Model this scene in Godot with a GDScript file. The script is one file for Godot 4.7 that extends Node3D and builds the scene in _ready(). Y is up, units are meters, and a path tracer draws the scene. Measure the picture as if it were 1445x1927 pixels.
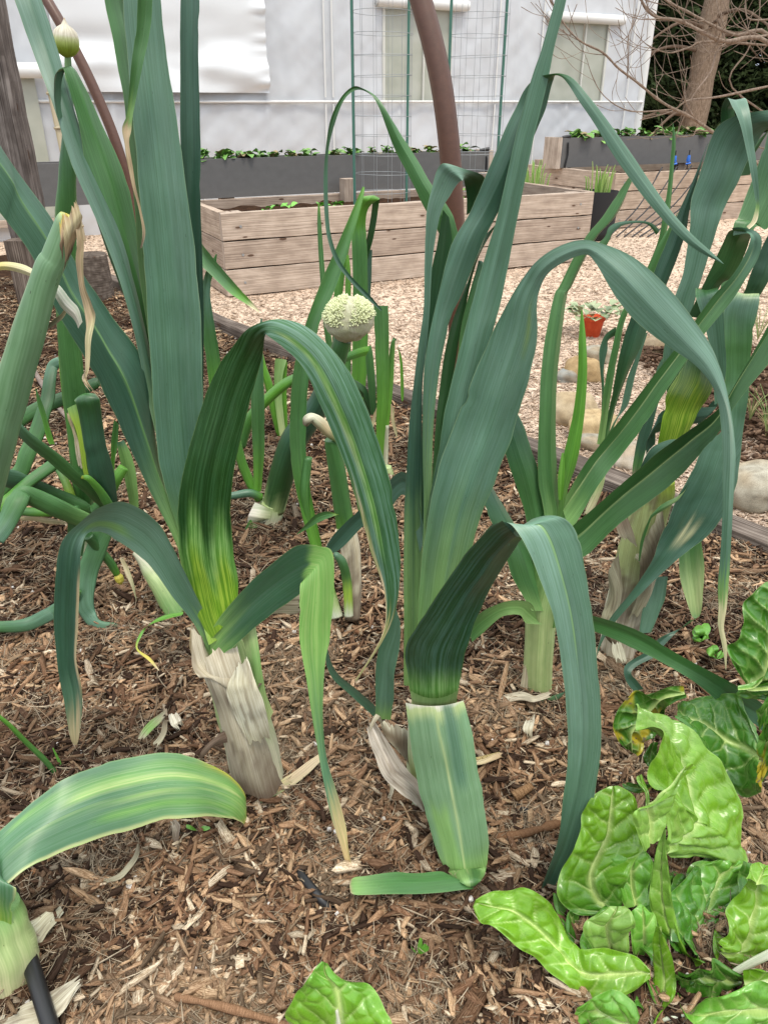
extends Node3D
# A mulched vegetable bed with leeks, onions and chard; a greenhouse and timber planters behind. Units are metres, y is up.

var p: Node3D
var rng := RandomNumberGenerator.new()
var used := {}
var n1 := FastNoiseLite.new()
var n2 := FastNoiseLite.new()
var cell := FastNoiseLite.new()
var leaf_mats: Array = []
var chard_mat: StandardMaterial3D
var M := {}
const TURN := 27.0            # the planters and the greenhouse share one direction
const PATH := -0.14           # path level below the bed
var corner := Vector3(-0.834, PATH, -4.21)

# base colours of plant matter, linear
var HUE := {
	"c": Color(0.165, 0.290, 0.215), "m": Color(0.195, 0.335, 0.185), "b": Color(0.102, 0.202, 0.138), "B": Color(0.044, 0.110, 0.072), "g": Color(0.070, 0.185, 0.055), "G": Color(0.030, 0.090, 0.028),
	"v": Color(0.130, 0.330, 0.040), "l": Color(0.230, 0.400, 0.130), "p": Color(0.470, 0.560, 0.260), "y": Color(0.330, 0.470, 0.055),
	"e": Color(0.720, 0.640, 0.400), "d": Color(0.620, 0.470, 0.300), "s": Color(0.650, 0.605, 0.470), "S": Color(0.430, 0.400, 0.310),
	"k": Color(0.230, 0.180, 0.135), "w": Color(0.740, 0.710, 0.600), "o": Color(0.640, 0.520, 0.090), "O": Color(0.160, 0.230, 0.020),
	"V": Color(0.148, 0.318, 0.020), "L": Color(0.200, 0.365, 0.070), "F": Color(0.058, 0.185, 0.020), "Y": Color(0.520, 0.420, 0.040)}

# ------------------------------------------------------------------ helpers
func numbered(s: String) -> String:
	if not used.has(s):
		used[s] = 0
		return s
	used[s] += 1
	return "%s_%03d" % [s, used[s]]

func thing(called: String, label: String, category: String, at := Vector3.ZERO, turn := 0.0, group := "") -> Node3D:
	var o := Node3D.new()
	o.name = numbered(called)
	add_child(o)
	o.position = at
	o.rotation_degrees.y = turn
	tag(o, label, category, group)
	return o

func tag(o, label: String, category: String, group := "") -> void:
	o.set_meta("label", label)
	o.set_meta("category", category)
	if group != "":
		o.set_meta("group", group)

func copy_of(o: Node3D, label: String, at: Vector3, turn: float, size := 1.0) -> Node3D:
	var c: Node3D = o.duplicate()
	c.name = numbered(String(o.name).split("_0")[0])
	add_child(c)
	c.position = at
	c.rotation_degrees.y = turn
	c.scale = Vector3.ONE * size
	c.set_meta("label", label)
	return c

func put(parent: Node, called: String, mesh: Mesh, mat: Material, at := Vector3.ZERO, turn := Vector3.ZERO) -> MeshInstance3D:
	var o := MeshInstance3D.new()
	o.mesh = mesh
	o.material_override = mat
	o.name = numbered(called) if parent == self else called
	parent.add_child(o, true)
	o.position = at
	o.rotation_degrees = turn
	return o

func structure(o: Node, k := "structure") -> void:
	o.set_meta("kind", k)

# a sheet of nr x nc points as one mesh with smooth normals
func grid(nr: int, nc: int, pos: PackedVector3Array, col: PackedColorArray, uv: PackedVector2Array, closed := false) -> ArrayMesh:
	var nor := PackedVector3Array()
	nor.resize(pos.size())
	var idx := PackedInt32Array()
	for r in nr - 1:
		for c in nc - 1:
			var a := r * nc + c
			var b := a + 1
			var d := a + nc
			var e := d + 1
			idx.append_array([a, b, d, b, e, d])
			var m := (pos[d] - pos[a]).cross(pos[b] - pos[a])
			var m2 := (pos[d] - pos[e]).cross(pos[e] - pos[b]) * -1.0
			m2 = (pos[d] - pos[b]).cross(pos[e] - pos[b])
			nor[a] += m; nor[b] += m + m2; nor[d] += m + m2; nor[e] += m2
	if closed:
		for r in nr:
			var s := nor[r * nc] + nor[r * nc + nc - 1]
			nor[r * nc] = s
			nor[r * nc + nc - 1] = s
	for i in nor.size():
		nor[i] = nor[i].normalized() if nor[i].length_squared() > 1e-20 else Vector3.UP
	var arr := []
	arr.resize(Mesh.ARRAY_MAX)
	arr[Mesh.ARRAY_VERTEX] = pos
	arr[Mesh.ARRAY_NORMAL] = nor
	if col.size() == pos.size():
		arr[Mesh.ARRAY_COLOR] = col
	arr[Mesh.ARRAY_TEX_UV] = uv
	arr[Mesh.ARRAY_INDEX] = idx
	var am := ArrayMesh.new()
	am.add_surface_from_arrays(Mesh.PRIMITIVE_TRIANGLES, arr)
	return am

func cr(a: Vector3, b: Vector3, c: Vector3, d: Vector3, t: float) -> Vector3:
	return b.cubic_interpolate(c, a, d, t)

func stops(s: String) -> Array:
	var r := []
	for w in s.split(" "):
		var q := w.split(":")
		r.append([q[1].to_float(), HUE[q[0]]])
	return r

func hue_at(st: Array, t: float) -> Color:
	if t <= st[0][0]:
		return st[0][1]
	for i in st.size() - 1:
		if t <= st[i + 1][0]:
			var k: float = (t - st[i][0]) / max(1e-5, st[i + 1][0] - st[i][0])
			return st[i][1].lerp(st[i + 1][1], smoothstep(0.0, 1.0, k))
	return st[-1][1]

# a leaf blade between two edges; e holds left xyz, right xyz of each station in millimetres
func leaf(parent: Node, called: String, e: Array, pal: String, o := {}) -> void:
	if o.get("kind", "") == "chard":
		chard(parent, called, e, pal, o)
		return
	var k := e.size() / 6
	var L := []
	var R := []
	for i in k:
		L.append(Vector3(e[i * 6], e[i * 6 + 1], e[i * 6 + 2]) * 0.001)
		R.append(Vector3(e[i * 6 + 3], e[i * 6 + 4], e[i * 6 + 5]) * 0.001)
	var n: int = o.get("n", 6)
	var keel: float = o.get("keel", 0.08)
	var pw: float = o.get("pw", 1.3)
	var wr: float = o.get("wr", 0.0006)
	var fold: float = o.get("fold", 0.0)
	var stripes: Array = o.get("stripes", [])
	var st := stops(pal)
	var ragged := called.begins_with("dry")
	var us := [-1.0, -0.965, -0.86, -0.7, -0.5, -0.3, -0.12, -0.03, 0.0, 0.03, 0.12, 0.3, 0.5, 0.7, 0.86, 0.965, 1.0]
	var nc := us.size()
	var nr := (k - 1) * n + 1
	var pos := PackedVector3Array()
	var col := PackedColorArray()
	var uv := PackedVector2Array()
	var uo := rng.randf()
	var vo := rng.randf() * 7.0
	var sd := rng.randf() * 90.0
	var dist := 0.0
	var prev := Vector3.ZERO
	var tone := rng.randf_range(0.9, 1.1)
	var pn := Vector3.ZERO
	var cl := PackedVector3Array()
	var cr_ := PackedVector3Array()
	for r in nr:
		var i: int = min(r / n, k - 2)
		var t := float(r - i * n) / n
		cl.append(cr(L[max(i - 1, 0)], L[i], L[i + 1], L[min(i + 2, k - 1)], t))
		cr_.append(cr(R[max(i - 1, 0)], R[i], R[i + 1], R[min(i + 2, k - 1)], t))
	for r in nr:
		var a := cl[r]
		var b := cr_[r]
		var mid := (a + b) * 0.5
		var r0: int = max(r - 1, 0)
		var r1: int = min(r + 1, nr - 1)
		var tan := (cl[r1] + cr_[r1] - cl[r0] - cr_[r0])
		var side := b - a
		var w := side.length()
		var nn := side.cross(tan).normalized()
		if pn.length() > 0.1 and nn.dot(pn) < 0.0 and nn.dot(pn) > -0.4:
			nn = pn
		pn = nn
		if r > 0:
			dist += mid.distance_to(prev)
		prev = mid
		var tt := float(r) / (nr - 1)
		var wave := n1.get_noise_2d(dist * 900.0 + sd * 13.0, sd) * 0.032
		for u: float in us:
			var au := absf(u)
			var dep := keel * w * (1.0 - pow(au, pw))
			if fold > 0.0:
				var f := 1.0 - absf(u - (fold * 2.0 - 1.0) * 0.3)
				dep = keel * w * clampf(f, 0.0, 1.0) * 1.1
			var q := a.lerp(b, (u + 1.0) * 0.5) + nn * (dep + wave * w * (1.0 - au * 0.5))
			# uneven lie of the blade and slightly wavy margins
			q += nn * wr * (n1.get_noise_3d(q.x * 700.0 + sd * 31.0, q.y * 700.0, q.z * 700.0) * 2.2 + n1.get_noise_3d(q.x * 2400.0 + sd, q.y * 2400.0, q.z * 2400.0) * 0.6)
			q += side.normalized() * signf(u) * au * au * w * (0.02 * n1.get_noise_2d(dist * 2600.0, sd * 9.0 + u * 40.0) - 0.045 * smoothstep(0.58, 0.68, n1.get_noise_2d(dist * 1700.0 + 400.0, sd * 19.0 + signf(u) * 60.0)))
			if ragged:
				q += tan.normalized() * n1.get_noise_2d(u * 900.0 + sd * 3.0, sd) * 0.012 * (smoothstep(0.7, 1.0, tt) - smoothstep(0.3, 0.0, tt) * 0.6)
			pos.append(q)
			var c := hue_at(st, clampf(tt + n1.get_noise_2d(u * 160.0, sd * 11.0) * 0.035, 0.0, 1.0))
			for s in stripes:
				var wob: float = n1.get_noise_2d(dist * 500.0, sd + s[0] * 77.0) * 0.06
				var edge: float = clampf((s[1] - absf(u - s[0] + wob)) / 0.05 + 0.5, 0.0, 1.0)
				var run: float = smoothstep(s[2] - 0.03, s[2] + 0.04, tt + n1.get_noise_2d(u * 300.0, sd) * 0.03) * (1.0 - smoothstep(s[3] - 0.05, s[3] + 0.02, tt))
				c = c.lerp(HUE[s[4]], edge * run * 0.85)
			if au > 0.98 and called == "leaf":
				c = c.lerp(HUE["p"], 0.30)  # light caught along the thin blade edge, painted in as a paler rim
			# waxy bloom rubbed off in places, dirt on the papery pieces
			var blot := 1.0 + n1.get_noise_2d(u * 70.0 + sd * 7.0, dist * 260.0) * 0.20 + n1.get_noise_2d(u * 190.0 + sd * 5.0, dist * 900.0) * 0.10
			var bloom := smoothstep(-0.15, 0.45, n1.get_noise_2d(u * 45.0 + sd * 17.0, dist * 190.0))
			if ragged:
				c = c.lerp(HUE["k"], 0.6 * smoothstep(0.12, 0.45, n1.get_noise_2d(u * 160.0 + sd * 3.0, dist * 1400.0)))
			else:
				c = c.lerp(Color(c.r * 1.30 + 0.010, c.g * 1.16 + 0.010, c.b * 1.30 + 0.010), bloom * 0.5)
			col.append(Color(c.r * tone * blot, c.g * (0.5 + tone * 0.5) * blot, c.b * tone * blot))
			uv.append(Vector2(u * 0.5 * clampf(w / 0.05, 0.3, 1.2) + uo, dist * 2.2 + vo))
	var m := put(parent, called, grid(nr, nc, pos, col, uv), leaf_mats[o.get("tex", 0)])
	if o.has("label"):
		m.set_meta("label", o["label"])

# a round or flattened stalk; e holds x y z radius of each station in millimetres
func tube(parent: Node, called: String, e: Array, pal: String, o := {}) -> void:
	var k := e.size() / 4
	var C := []
	var W := []
	for i in k:
		C.append(Vector3(e[i * 4], e[i * 4 + 1], e[i * 4 + 2]) * 0.001)
		W.append(float(e[i * 4 + 3]) * 0.001)
	var n := 7
	var nc: int = int(o.get("n", 14)) + 1
	var flat: float = o.get("flat", 1.0)
	var bump: float = o.get("bump", 0.0002)
	var st := stops(pal)
	var pos := PackedVector3Array()
	var col := PackedColorArray()
	var uv := PackedVector2Array()
	var nr := (k - 1) * n + 1
	var sd := rng.randf() * 90.0
	var dist := 0.0
	var pc: Vector3 = C[0]
	var ref := Vector3(0, 0.35, 1).normalized()
	var rows := nr + 2
	for rr in rows:
		var r := clampi(rr - 1, 0, nr - 1)
		var i: int = min(r / n, k - 2)
		var t := float(r - i * n) / n
		var c := cr(C[max(i - 1, 0)], C[i], C[i + 1], C[min(i + 2, k - 1)], t)
		var t2 := minf(t + 0.05, 1.0)
		var tan := cr(C[max(i - 1, 0)], C[i], C[i + 1], C[min(i + 2, k - 1)], t2) - cr(C[max(i - 1, 0)], C[i], C[i + 1], C[min(i + 2, k - 1)], t2 - 0.05)
		tan = tan.normalized()
		var sx := tan.cross(ref).normalized()
		var sy := sx.cross(tan).normalized()
		var rad := lerpf(W[i], W[i + 1], smoothstep(0.0, 1.0, t))
		if rr == 0 or rr == rows - 1:
			rad *= 0.02
		dist += c.distance_to(pc)
		pc = c
		var tt := float(r) / (nr - 1)
		for j in nc:
			var an := TAU * j / (nc - 1)
			var jj := j % (nc - 1)
			var d := sx * cos(an) + sy * sin(an) * flat
			var bm := n1.get_noise_3d(jj * 60.0 / nc * 5.0, dist * 900.0, sd) * bump * 2.0 + n1.get_noise_2d(jj * 220.0 / nc * 5.0, sd) * bump
			pos.append(c + d * rad + d * bm)
			var hc := hue_at(st, clampf(tt + n1.get_noise_2d(jj * 50.0, sd * 5.0) * 0.08, 0.0, 1.0))
			var blot := 1.0 + n1.get_noise_2d(jj * 25.0 + sd, dist * 500.0) * 0.22 + n1.get_noise_2d(jj * 190.0 + sd, dist * 60.0) * 0.18
			if o.get("tex", 0) == 3:
				hc = hc.lerp(HUE["k"], 0.7 * smoothstep(0.05, 0.4, n1.get_noise_3d(cos(an) * 60.0 + sd * 9.0, dist * 900.0, sin(an) * 60.0) + n1.get_noise_3d(cos(an) * 260.0, dist * 2500.0 + sd, sin(an) * 260.0) * 0.6))
			col.append(Color(hc.r * blot, hc.g * blot, hc.b * blot))
			uv.append(Vector2(float(j) / (nc - 1) * clampf(rad / 0.02, 0.5, 2.0), dist * 2.5 + sd))
	var m := put(parent, called, grid(rows, nc, pos, col, uv, true), leaf_mats[o.get("tex", 0)])
	if o.has("label"):
		m.set_meta("label", o["label"])

# a puckered chard blade with midrib, side veins and frilled margin
func chard(parent: Node, called: String, e: Array, pal: String, o := {}) -> void:
	var k := e.size() / 6
	var L := []
	var R := []
	for i in k:
		L.append(Vector3(e[i * 6], e[i * 6 + 1], e[i * 6 + 2]) * 0.001)
		R.append(Vector3(e[i * 6 + 3], e[i * 6 + 4], e[i * 6 + 5]) * 0.001)
	var n := int(84.0 / k) + 3
	var nc := 61
	var nr := (k - 1) * n + 1
	var st := stops(pal)
	var crk: float = o.get("crk", 1.0)
	var pos := PackedVector3Array()
	var col := PackedColorArray()
	var uv := PackedVector2Array()
	var sd := rng.randf() * 60.0
	var dist := 0.0
	var prev := Vector3.ZERO
	var pn := Vector3.ZERO
	var tone := rng.randf_range(0.88, 1.12)
	for r in nr:
		var i: int = min(r / n, k - 2)
		var t := float(r - i * n) / n
		var a := cr(L[max(i - 1, 0)], L[i], L[i + 1], L[min(i + 2, k - 1)], t)
		var b := cr(R[max(i - 1, 0)], R[i], R[i + 1], R[min(i + 2, k - 1)], t)
		var t2 := minf(t + 0.1, 1.0)
		var a2 := cr(L[max(i - 1, 0)], L[i], L[i + 1], L[min(i + 2, k - 1)], t2) - cr(L[max(i - 1, 0)], L[i], L[i + 1], L[min(i + 2, k - 1)], t2 - 0.1)
		var b2 := cr(R[max(i - 1, 0)], R[i], R[i + 1], R[min(i + 2, k - 1)], t2) - cr(R[max(i - 1, 0)], R[i], R[i + 1], R[min(i + 2, k - 1)], t2 - 0.1)
		var mid := (a + b) * 0.5
		var side := b - a
		var w := side.length()
		var nn := side.cross(a2 + b2).normalized()
		if nn.y < 0.0 and nn.z < 0.2:
			nn = -nn
		if pn.length() > 0.1 and nn.dot(pn) < 0.0:
			nn = -nn
		pn = nn
		if r > 0:
			dist += mid.distance_to(prev)
		prev = mid
		var tt := float(r) / (nr - 1)
		for j in nc:
			var u := float(j) / (nc - 1) * 2.0 - 1.0
			var au := absf(u)
			var m := u * w * 0.5                                     # metres from the midrib
			var sgn := 0.5 if u > 0.0 else 0.0
			var size := clampf(w / 0.055, 0.2, 1.0)
			var v := (dist + 0.007 * n1.get_noise_2d(m * 1500.0 + sd * 40.0, dist * 700.0) * 2.0 - absf(m) * 0.8) / 0.027 + sgn + sd
			var fv := absf(fposmod(v, 1.0) - 0.5) * 2.0                # 1 on a side vein
			var vein := pow(fv, 16.0) * clampf(1.05 - au, 0.0, 1.0)
			var rib := exp(-pow(m / (0.0030 * (1.35 - tt) * size), 2.0))
			var wx := n1.get_noise_3d(m * 2500.0, dist * 2500.0, sd * 10.0) * 0.006
			var cd := 1.0 + cell.get_noise_3d((m + wx) * 4600.0 + sd * 50.0, (dist - wx) * 4600.0, sd * 10.0)
			var net := 1.0 - smoothstep(0.0, 0.10, cd)
			var puff := (1.0 - pow(fv, 2.5)) * 0.0044 + minf(cd, 0.8) * 0.0050
			puff *= smoothstep(0.0, 0.14, au) * smoothstep(1.0, 0.8, au) * crk * size
			var frill := pow(au, 2.2) * (0.020 * n1.get_noise_2d(dist * 1300.0 + 300.0 * signf(u), sd * 30.0) + 0.004 * n1.get_noise_2d(dist * 3200.0 + 300.0 * signf(u), sd * 11.0)) * size
			var cup := -0.10 * w * (1.0 - au * au)
			var lie := n1.get_noise_3d(m * 900.0, dist * 900.0, sd * 20.0) * 0.007 * size
			var q := a.lerp(b, (u + 1.0) * 0.5) + nn * (cup + puff - rib * 0.0016 + frill + lie)
			q += side.normalized() * signf(u) * pow(au, 3.0) * w * 0.06 * n1.get_noise_2d(dist * 1100.0, sd * 8.0 + signf(u) * 50.0)
			pos.append(q)
			var c := hue_at(st, clampf(tt, 0.0, 1.0))
			if o.has("spot"):
				var yl := smoothstep(0.0, 0.35, n1.get_noise_3d(m * 2200.0, dist * 2200.0, sd) + tt * 0.5 - 0.25)
				c = HUE["F"].lerp(HUE["Y"], yl)
				if n1.get_noise_3d(m * 9000.0, dist * 9000.0, sd + 50.0) > 0.34 and yl > 0.5:
					c = HUE["k"]
			var pale := clampf(vein * 0.95 + rib * 1.0 + net * 0.16 + (0.2 if au > 0.985 else 0.0), 0.0, 1.0)
			c = c.lerp(Color(0.50, 0.62, 0.24), pale)
			var bl := tone * (1.0 + n1.get_noise_2d(m * 1500.0 + sd * 9.0, dist * 1500.0) * 0.22)
			col.append(Color(c.r * bl, c.g * bl, c.b * bl))
			uv.append(Vector2(m * 9.0 + sd, dist * 9.0))
	var mm := put(parent, called, grid(nr, nc, pos, col, uv), chard_mat)
	if o.has("label"):
		mm.set_meta("label", o["label"])

# a turned solid: profile of (radius, height) pairs with a colour per ring
func lathe(prof: Array, nc: int, rough := 0.0, cols := []) -> ArrayMesh:
	var pos := PackedVector3Array()
	var col := PackedColorArray()
	var uv := PackedVector2Array()
	var sd := rng.randf() * 50.0
	for r in prof.size():
		for j in nc + 1:
			var an := TAU * j / nc
			var jj := j % nc
			var rad: float = prof[r][0]
			rad *= 1.0 + rough * n1.get_noise_3d(cos(an) * 120.0 + sd, prof[r][1] * 2000.0, sin(an) * 120.0)
			pos.append(Vector3(cos(an) * rad, prof[r][1], sin(an) * rad))
			col.append(cols[r] if cols.size() > r else Color.WHITE)
			uv.append(Vector2(float(j) / nc * 2.0, prof[r][1] * 6.0))
	return grid(prof.size(), nc + 1, pos, col, uv, true)

func bud(parent: Node, at: Array, r: float) -> void:
	var w: Color = HUE["w"]
	var y: Color = HUE["y"]
	var prof := [[0.02, -1.25], [0.30, -1.15], [0.62, -0.95], [0.92, -0.6], [1.0, -0.2], [0.97, 0.1], [0.9, 0.35], [0.8, 0.6], [0.55, 0.85], [0.25, 1.05], [0.12, 1.3], [0.02, 1.5]]
	var pr := []
	for q in prof:
		pr.append([q[0] * r, q[1] * r])
	var cols := [y, y, y, y, y.lerp(w, 0.2), y.lerp(w, 0.5), w, w, w, w, w, HUE["d"]]
	var m := put(parent, "flower_bud", lathe(pr, 20, 0.16, cols), leaf_mats[3], Vector3(at[0], at[1], at[2]) * 0.001, Vector3(0, 0, -6))
	m.set_meta("label", "closed papery white and green flower bud")

func umbel(parent: Node, at: Array, r: float) -> void:
	var c := Vector3(at[0], at[1], at[2]) * 0.001
	var pos := PackedVector3Array()
	var col := PackedColorArray()
	var uv := PackedVector2Array()
	for i in 25:
		for j in 37:
			var la := PI * i / 24.0
			var lo := TAU * (j % 36) / 36.0
			var d := Vector3(sin(la) * cos(lo), cos(la), sin(la) * sin(lo))
			var rr := r * (0.93 + 0.06 * n1.get_noise_3dv(d * 150.0) + 0.05 * n1.get_noise_3dv(d * 600.0))
			pos.append(Vector3(d.x * rr, d.y * rr * 0.9, d.z * rr))
			var k := 0.5 + 0.5 * n1.get_noise_3dv(d * 420.0)
			col.append(HUE["w"].lerp(HUE["p"], k * 0.7))
			uv.append(Vector2(lo, la))
	var sp := put(parent, "spathe", grid(25, 37, pos, col, uv, true), leaf_mats[3], c, Vector3(-20, 0, 12))
	sp.set_meta("label", "papery white skin splitting round the seed head")
	# the flower buds showing through two splits, one joined mass
	var st := SurfaceTool.new()
	st.begin(Mesh.PRIMITIVE_TRIANGLES)
	var one := SphereMesh.new()
	one.radius = 0.0015; one.height = 0.0062; one.radial_segments = 6; one.rings = 4
	for i in 2000:
		var d := Vector3(rng.randf_range(-1, 1), rng.randf_range(-0.3, 1), rng.randf_range(-0.5, 1)).normalized()
		var band := absf(d.x * 0.9 - d.y * 0.25 + 0.05 + 0.05 * n1.get_noise_3dv(d * 300.0))
		if band < 0.13 or d.y + d.z * 0.35 < 0.10 + 0.12 * n1.get_noise_3dv(d * 250.0):
			continue
		var b := Basis(Quaternion(Vector3.UP, (d + Vector3(rng.randf_range(-0.4, 0.4), rng.randf_range(-0.2, 0.5), rng.randf_range(-0.4, 0.4))).normalized()))
		st.set_color(HUE["p"])
		st.append_from(one, 0, Transform3D(b, Vector3(d.x, d.y * 0.9, d.z) * r * rng.randf_range(0.90, 1.0)))
	var f := put(parent, "florets", st.commit(), M.floret, c, Vector3(-10, 0, 6))
	structure(f, "stuff")

# ------------------------------------------------------------------ textures and materials
func noise_img(w: int, h: int, freq: float, sd: int, oct := 4) -> Image:
	var f := FastNoiseLite.new()
	f.seed = sd
	f.frequency = freq
	f.noise_type = FastNoiseLite.TYPE_SIMPLEX_SMOOTH
	f.fractal_octaves = oct
	var im := f.get_seamless_image(w, h, false, false, 0.15)
	im.convert(Image.FORMAT_RGBA8)
	return im

func tex(im: Image) -> ImageTexture:
	return ImageTexture.create_from_image(im)

# fine parallel veins: noise drawn out along v
func streaks(sd: int, contrast: float, dark: Color, light: Color, fine := 1.0) -> Array:
	var a := noise_img(512, 8, 0.09 * fine, sd, 3)
	a.resize(512, 512, Image.INTERPOLATE_BILINEAR)
	var b := noise_img(512, 24, 0.03, sd + 1, 3)
	b.resize(512, 512, Image.INTERPOLATE_CUBIC)
	var g := noise_img(256, 256, 0.05, sd + 2, 4)
	g.resize(512, 512, Image.INTERPOLATE_BILINEAR)
	var im := Image.create(512, 512, false, Image.FORMAT_RGBA8)
	var hm := Image.create(512, 512, false, Image.FORMAT_RGBA8)
	for y in 512:
		for x in 512:
			var v := a.get_pixel(x, y).r * 0.55 + b.get_pixel(x, y).r * 0.35 + g.get_pixel(x, y).r * 0.25 - 0.08
			v = clampf((v - 0.5) * contrast + 0.5, 0.0, 1.0)
			im.set_pixel(x, y, dark.lerp(light, v))
			var hv := a.get_pixel(x, y).r * 0.7 + g.get_pixel(x, y).r * 0.3
			hm.set_pixel(x, y, Color(hv, hv, hv))
	# soil splashes, pale scratches and insect marks
	var rn := RandomNumberGenerator.new()
	rn.seed = sd
	for i in 90:
		var cx := rn.randi() % 512
		var cy := rn.randi() % 512
		var pale := rn.randf() < 0.45
		var lx := 1 + rn.randi() % 2
		var ly := 1 + rn.randi() % (9 if pale else 3)
		for dy in ly:
			for dx in lx:
				var c := im.get_pixel((cx + dx) % 512, (cy + dy) % 512)
				im.set_pixel((cx + dx) % 512, (cy + dy) % 512, c.lerp(Color(1, 1, 0.95) if pale else Color(0.30, 0.25, 0.18), 0.7))
	hm.bump_map_to_normal_map(1.6)
	return [tex(im), tex(hm)]

func wood_tex(sd: int, dark: Color, mid: Color, pale: Color) -> Array:
	var a := noise_img(24, 512, 0.10, sd, 4)
	a.resize(1024, 512, Image.INTERPOLATE_CUBIC)
	var b := noise_img(8, 512, 0.22, sd + 5, 2)
	b.resize(1024, 512, Image.INTERPOLATE_BILINEAR)
	var g := noise_img(256, 128, 0.03, sd + 9, 4)
	g.resize(1024, 512, Image.INTERPOLATE_BILINEAR)
	var im := Image.create(1024, 512, false, Image.FORMAT_RGBA8)
	var hm := Image.create(1024, 512, false, Image.FORMAT_RGBA8)
	var rn := RandomNumberGenerator.new()
	rn.seed = sd
	var knots := []
	for i in 4:
		knots.append(Vector3(rn.randf() * 1024, rn.randf() * 512, rn.randf_range(7, 15)))
	for y in 512:
		for x in 1024:
			var v := a.get_pixel(x, y).r * 0.5 + b.get_pixel(x, y).r * 0.35 + g.get_pixel(x, y).r * 0.3 - 0.08
			var c := dark.lerp(mid, clampf(v * 2.2 - 0.3, 0.0, 1.0)).lerp(pale, clampf(v * 2.4 - 1.3, 0.0, 1.0))
			for k: Vector3 in knots:
				var dx := (x - k.x) * 0.55
				var dy := y - k.y
				if absf(dx) < 40.0 and absf(dy) < 40.0:
					var d := sqrt(dx * dx + dy * dy) / k.z
					if d < 1.0:
						c = c.lerp(Color(0.28, 0.20, 0.15), 0.75 * smoothstep(1.0, 0.6, d))
						v = 0.1
					elif d < 2.2:
						c = c.lerp(dark, (0.5 + 0.5 * sin(d * 14.0)) * (2.2 - d) * 0.5)
			im.set_pixel(x, y, c)
			hm.set_pixel(x, y, Color(v, v, v))
	hm.bump_map_to_normal_map(3.0)
	return [tex(im), tex(hm)]

func speckle(sd: int, w: int, cols: Array, f1: float, f2: float) -> ImageTexture:
	var a := noise_img(w, w, f1, sd, 4)
	var b := noise_img(w, w, f2, sd + 3, 2)
	var im := Image.create(w, w, false, Image.FORMAT_RGBA8)
	for y in w:
		for x in w:
			var v := clampf(a.get_pixel(x, y).r * 0.6 + b.get_pixel(x, y).r * 0.6 - 0.1, 0.0, 0.999) * (cols.size() - 1)
			var i := int(v)
			im.set_pixel(x, y, cols[i].lerp(cols[i + 1], v - i))
	return tex(im)

func grain() -> Array:
	var a := noise_img(16, 256, 0.12, 61, 3)
	a.resize(256, 256, Image.INTERPOLATE_CUBIC)
	var b := noise_img(256, 256, 0.06, 62, 3)
	var im := Image.create(256, 256, false, Image.FORMAT_RGBA8)
	var hm := Image.create(256, 256, false, Image.FORMAT_RGBA8)
	for y in 256:
		for x in 256:
			var v := clampf((a.get_pixel(x, y).r * 0.7 + b.get_pixel(x, y).r * 0.4 - 0.55) * 2.4 + 0.55, 0.0, 1.0)
			im.set_pixel(x, y, Color(0.62, 0.57, 0.52).lerp(Color(1, 1, 1), v))
			hm.set_pixel(x, y, Color(v, v, v))
	hm.bump_map_to_normal_map(2.0)
	return [tex(im), tex(hm)]

func mat(c: Color, rough := 0.8, spec := 0.5) -> StandardMaterial3D:
	var m := StandardMaterial3D.new()
	m.albedo_color = c.linear_to_srgb()
	m.roughness = rough
	m.metallic_specular = spec
	m.cull_mode = BaseMaterial3D.CULL_DISABLED
	return m

func vmat(rough := 0.8, spec := 0.5) -> StandardMaterial3D:
	var m := mat(Color.WHITE, rough, spec)
	m.vertex_color_use_as_albedo = true
	return m

func textured(m: StandardMaterial3D, t: Array, bump := 1.0) -> StandardMaterial3D:
	m.albedo_texture = t[0]
	if t.size() > 1:
		m.normal_enabled = true
		m.normal_texture = t[1]
		m.normal_scale = bump
	return m

func triplanar(m: StandardMaterial3D, s: float) -> StandardMaterial3D:
	m.uv1_triplanar = true
	m.uv1_world_triplanar = true
	m.uv1_scale = Vector3.ONE * s
	return m

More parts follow.
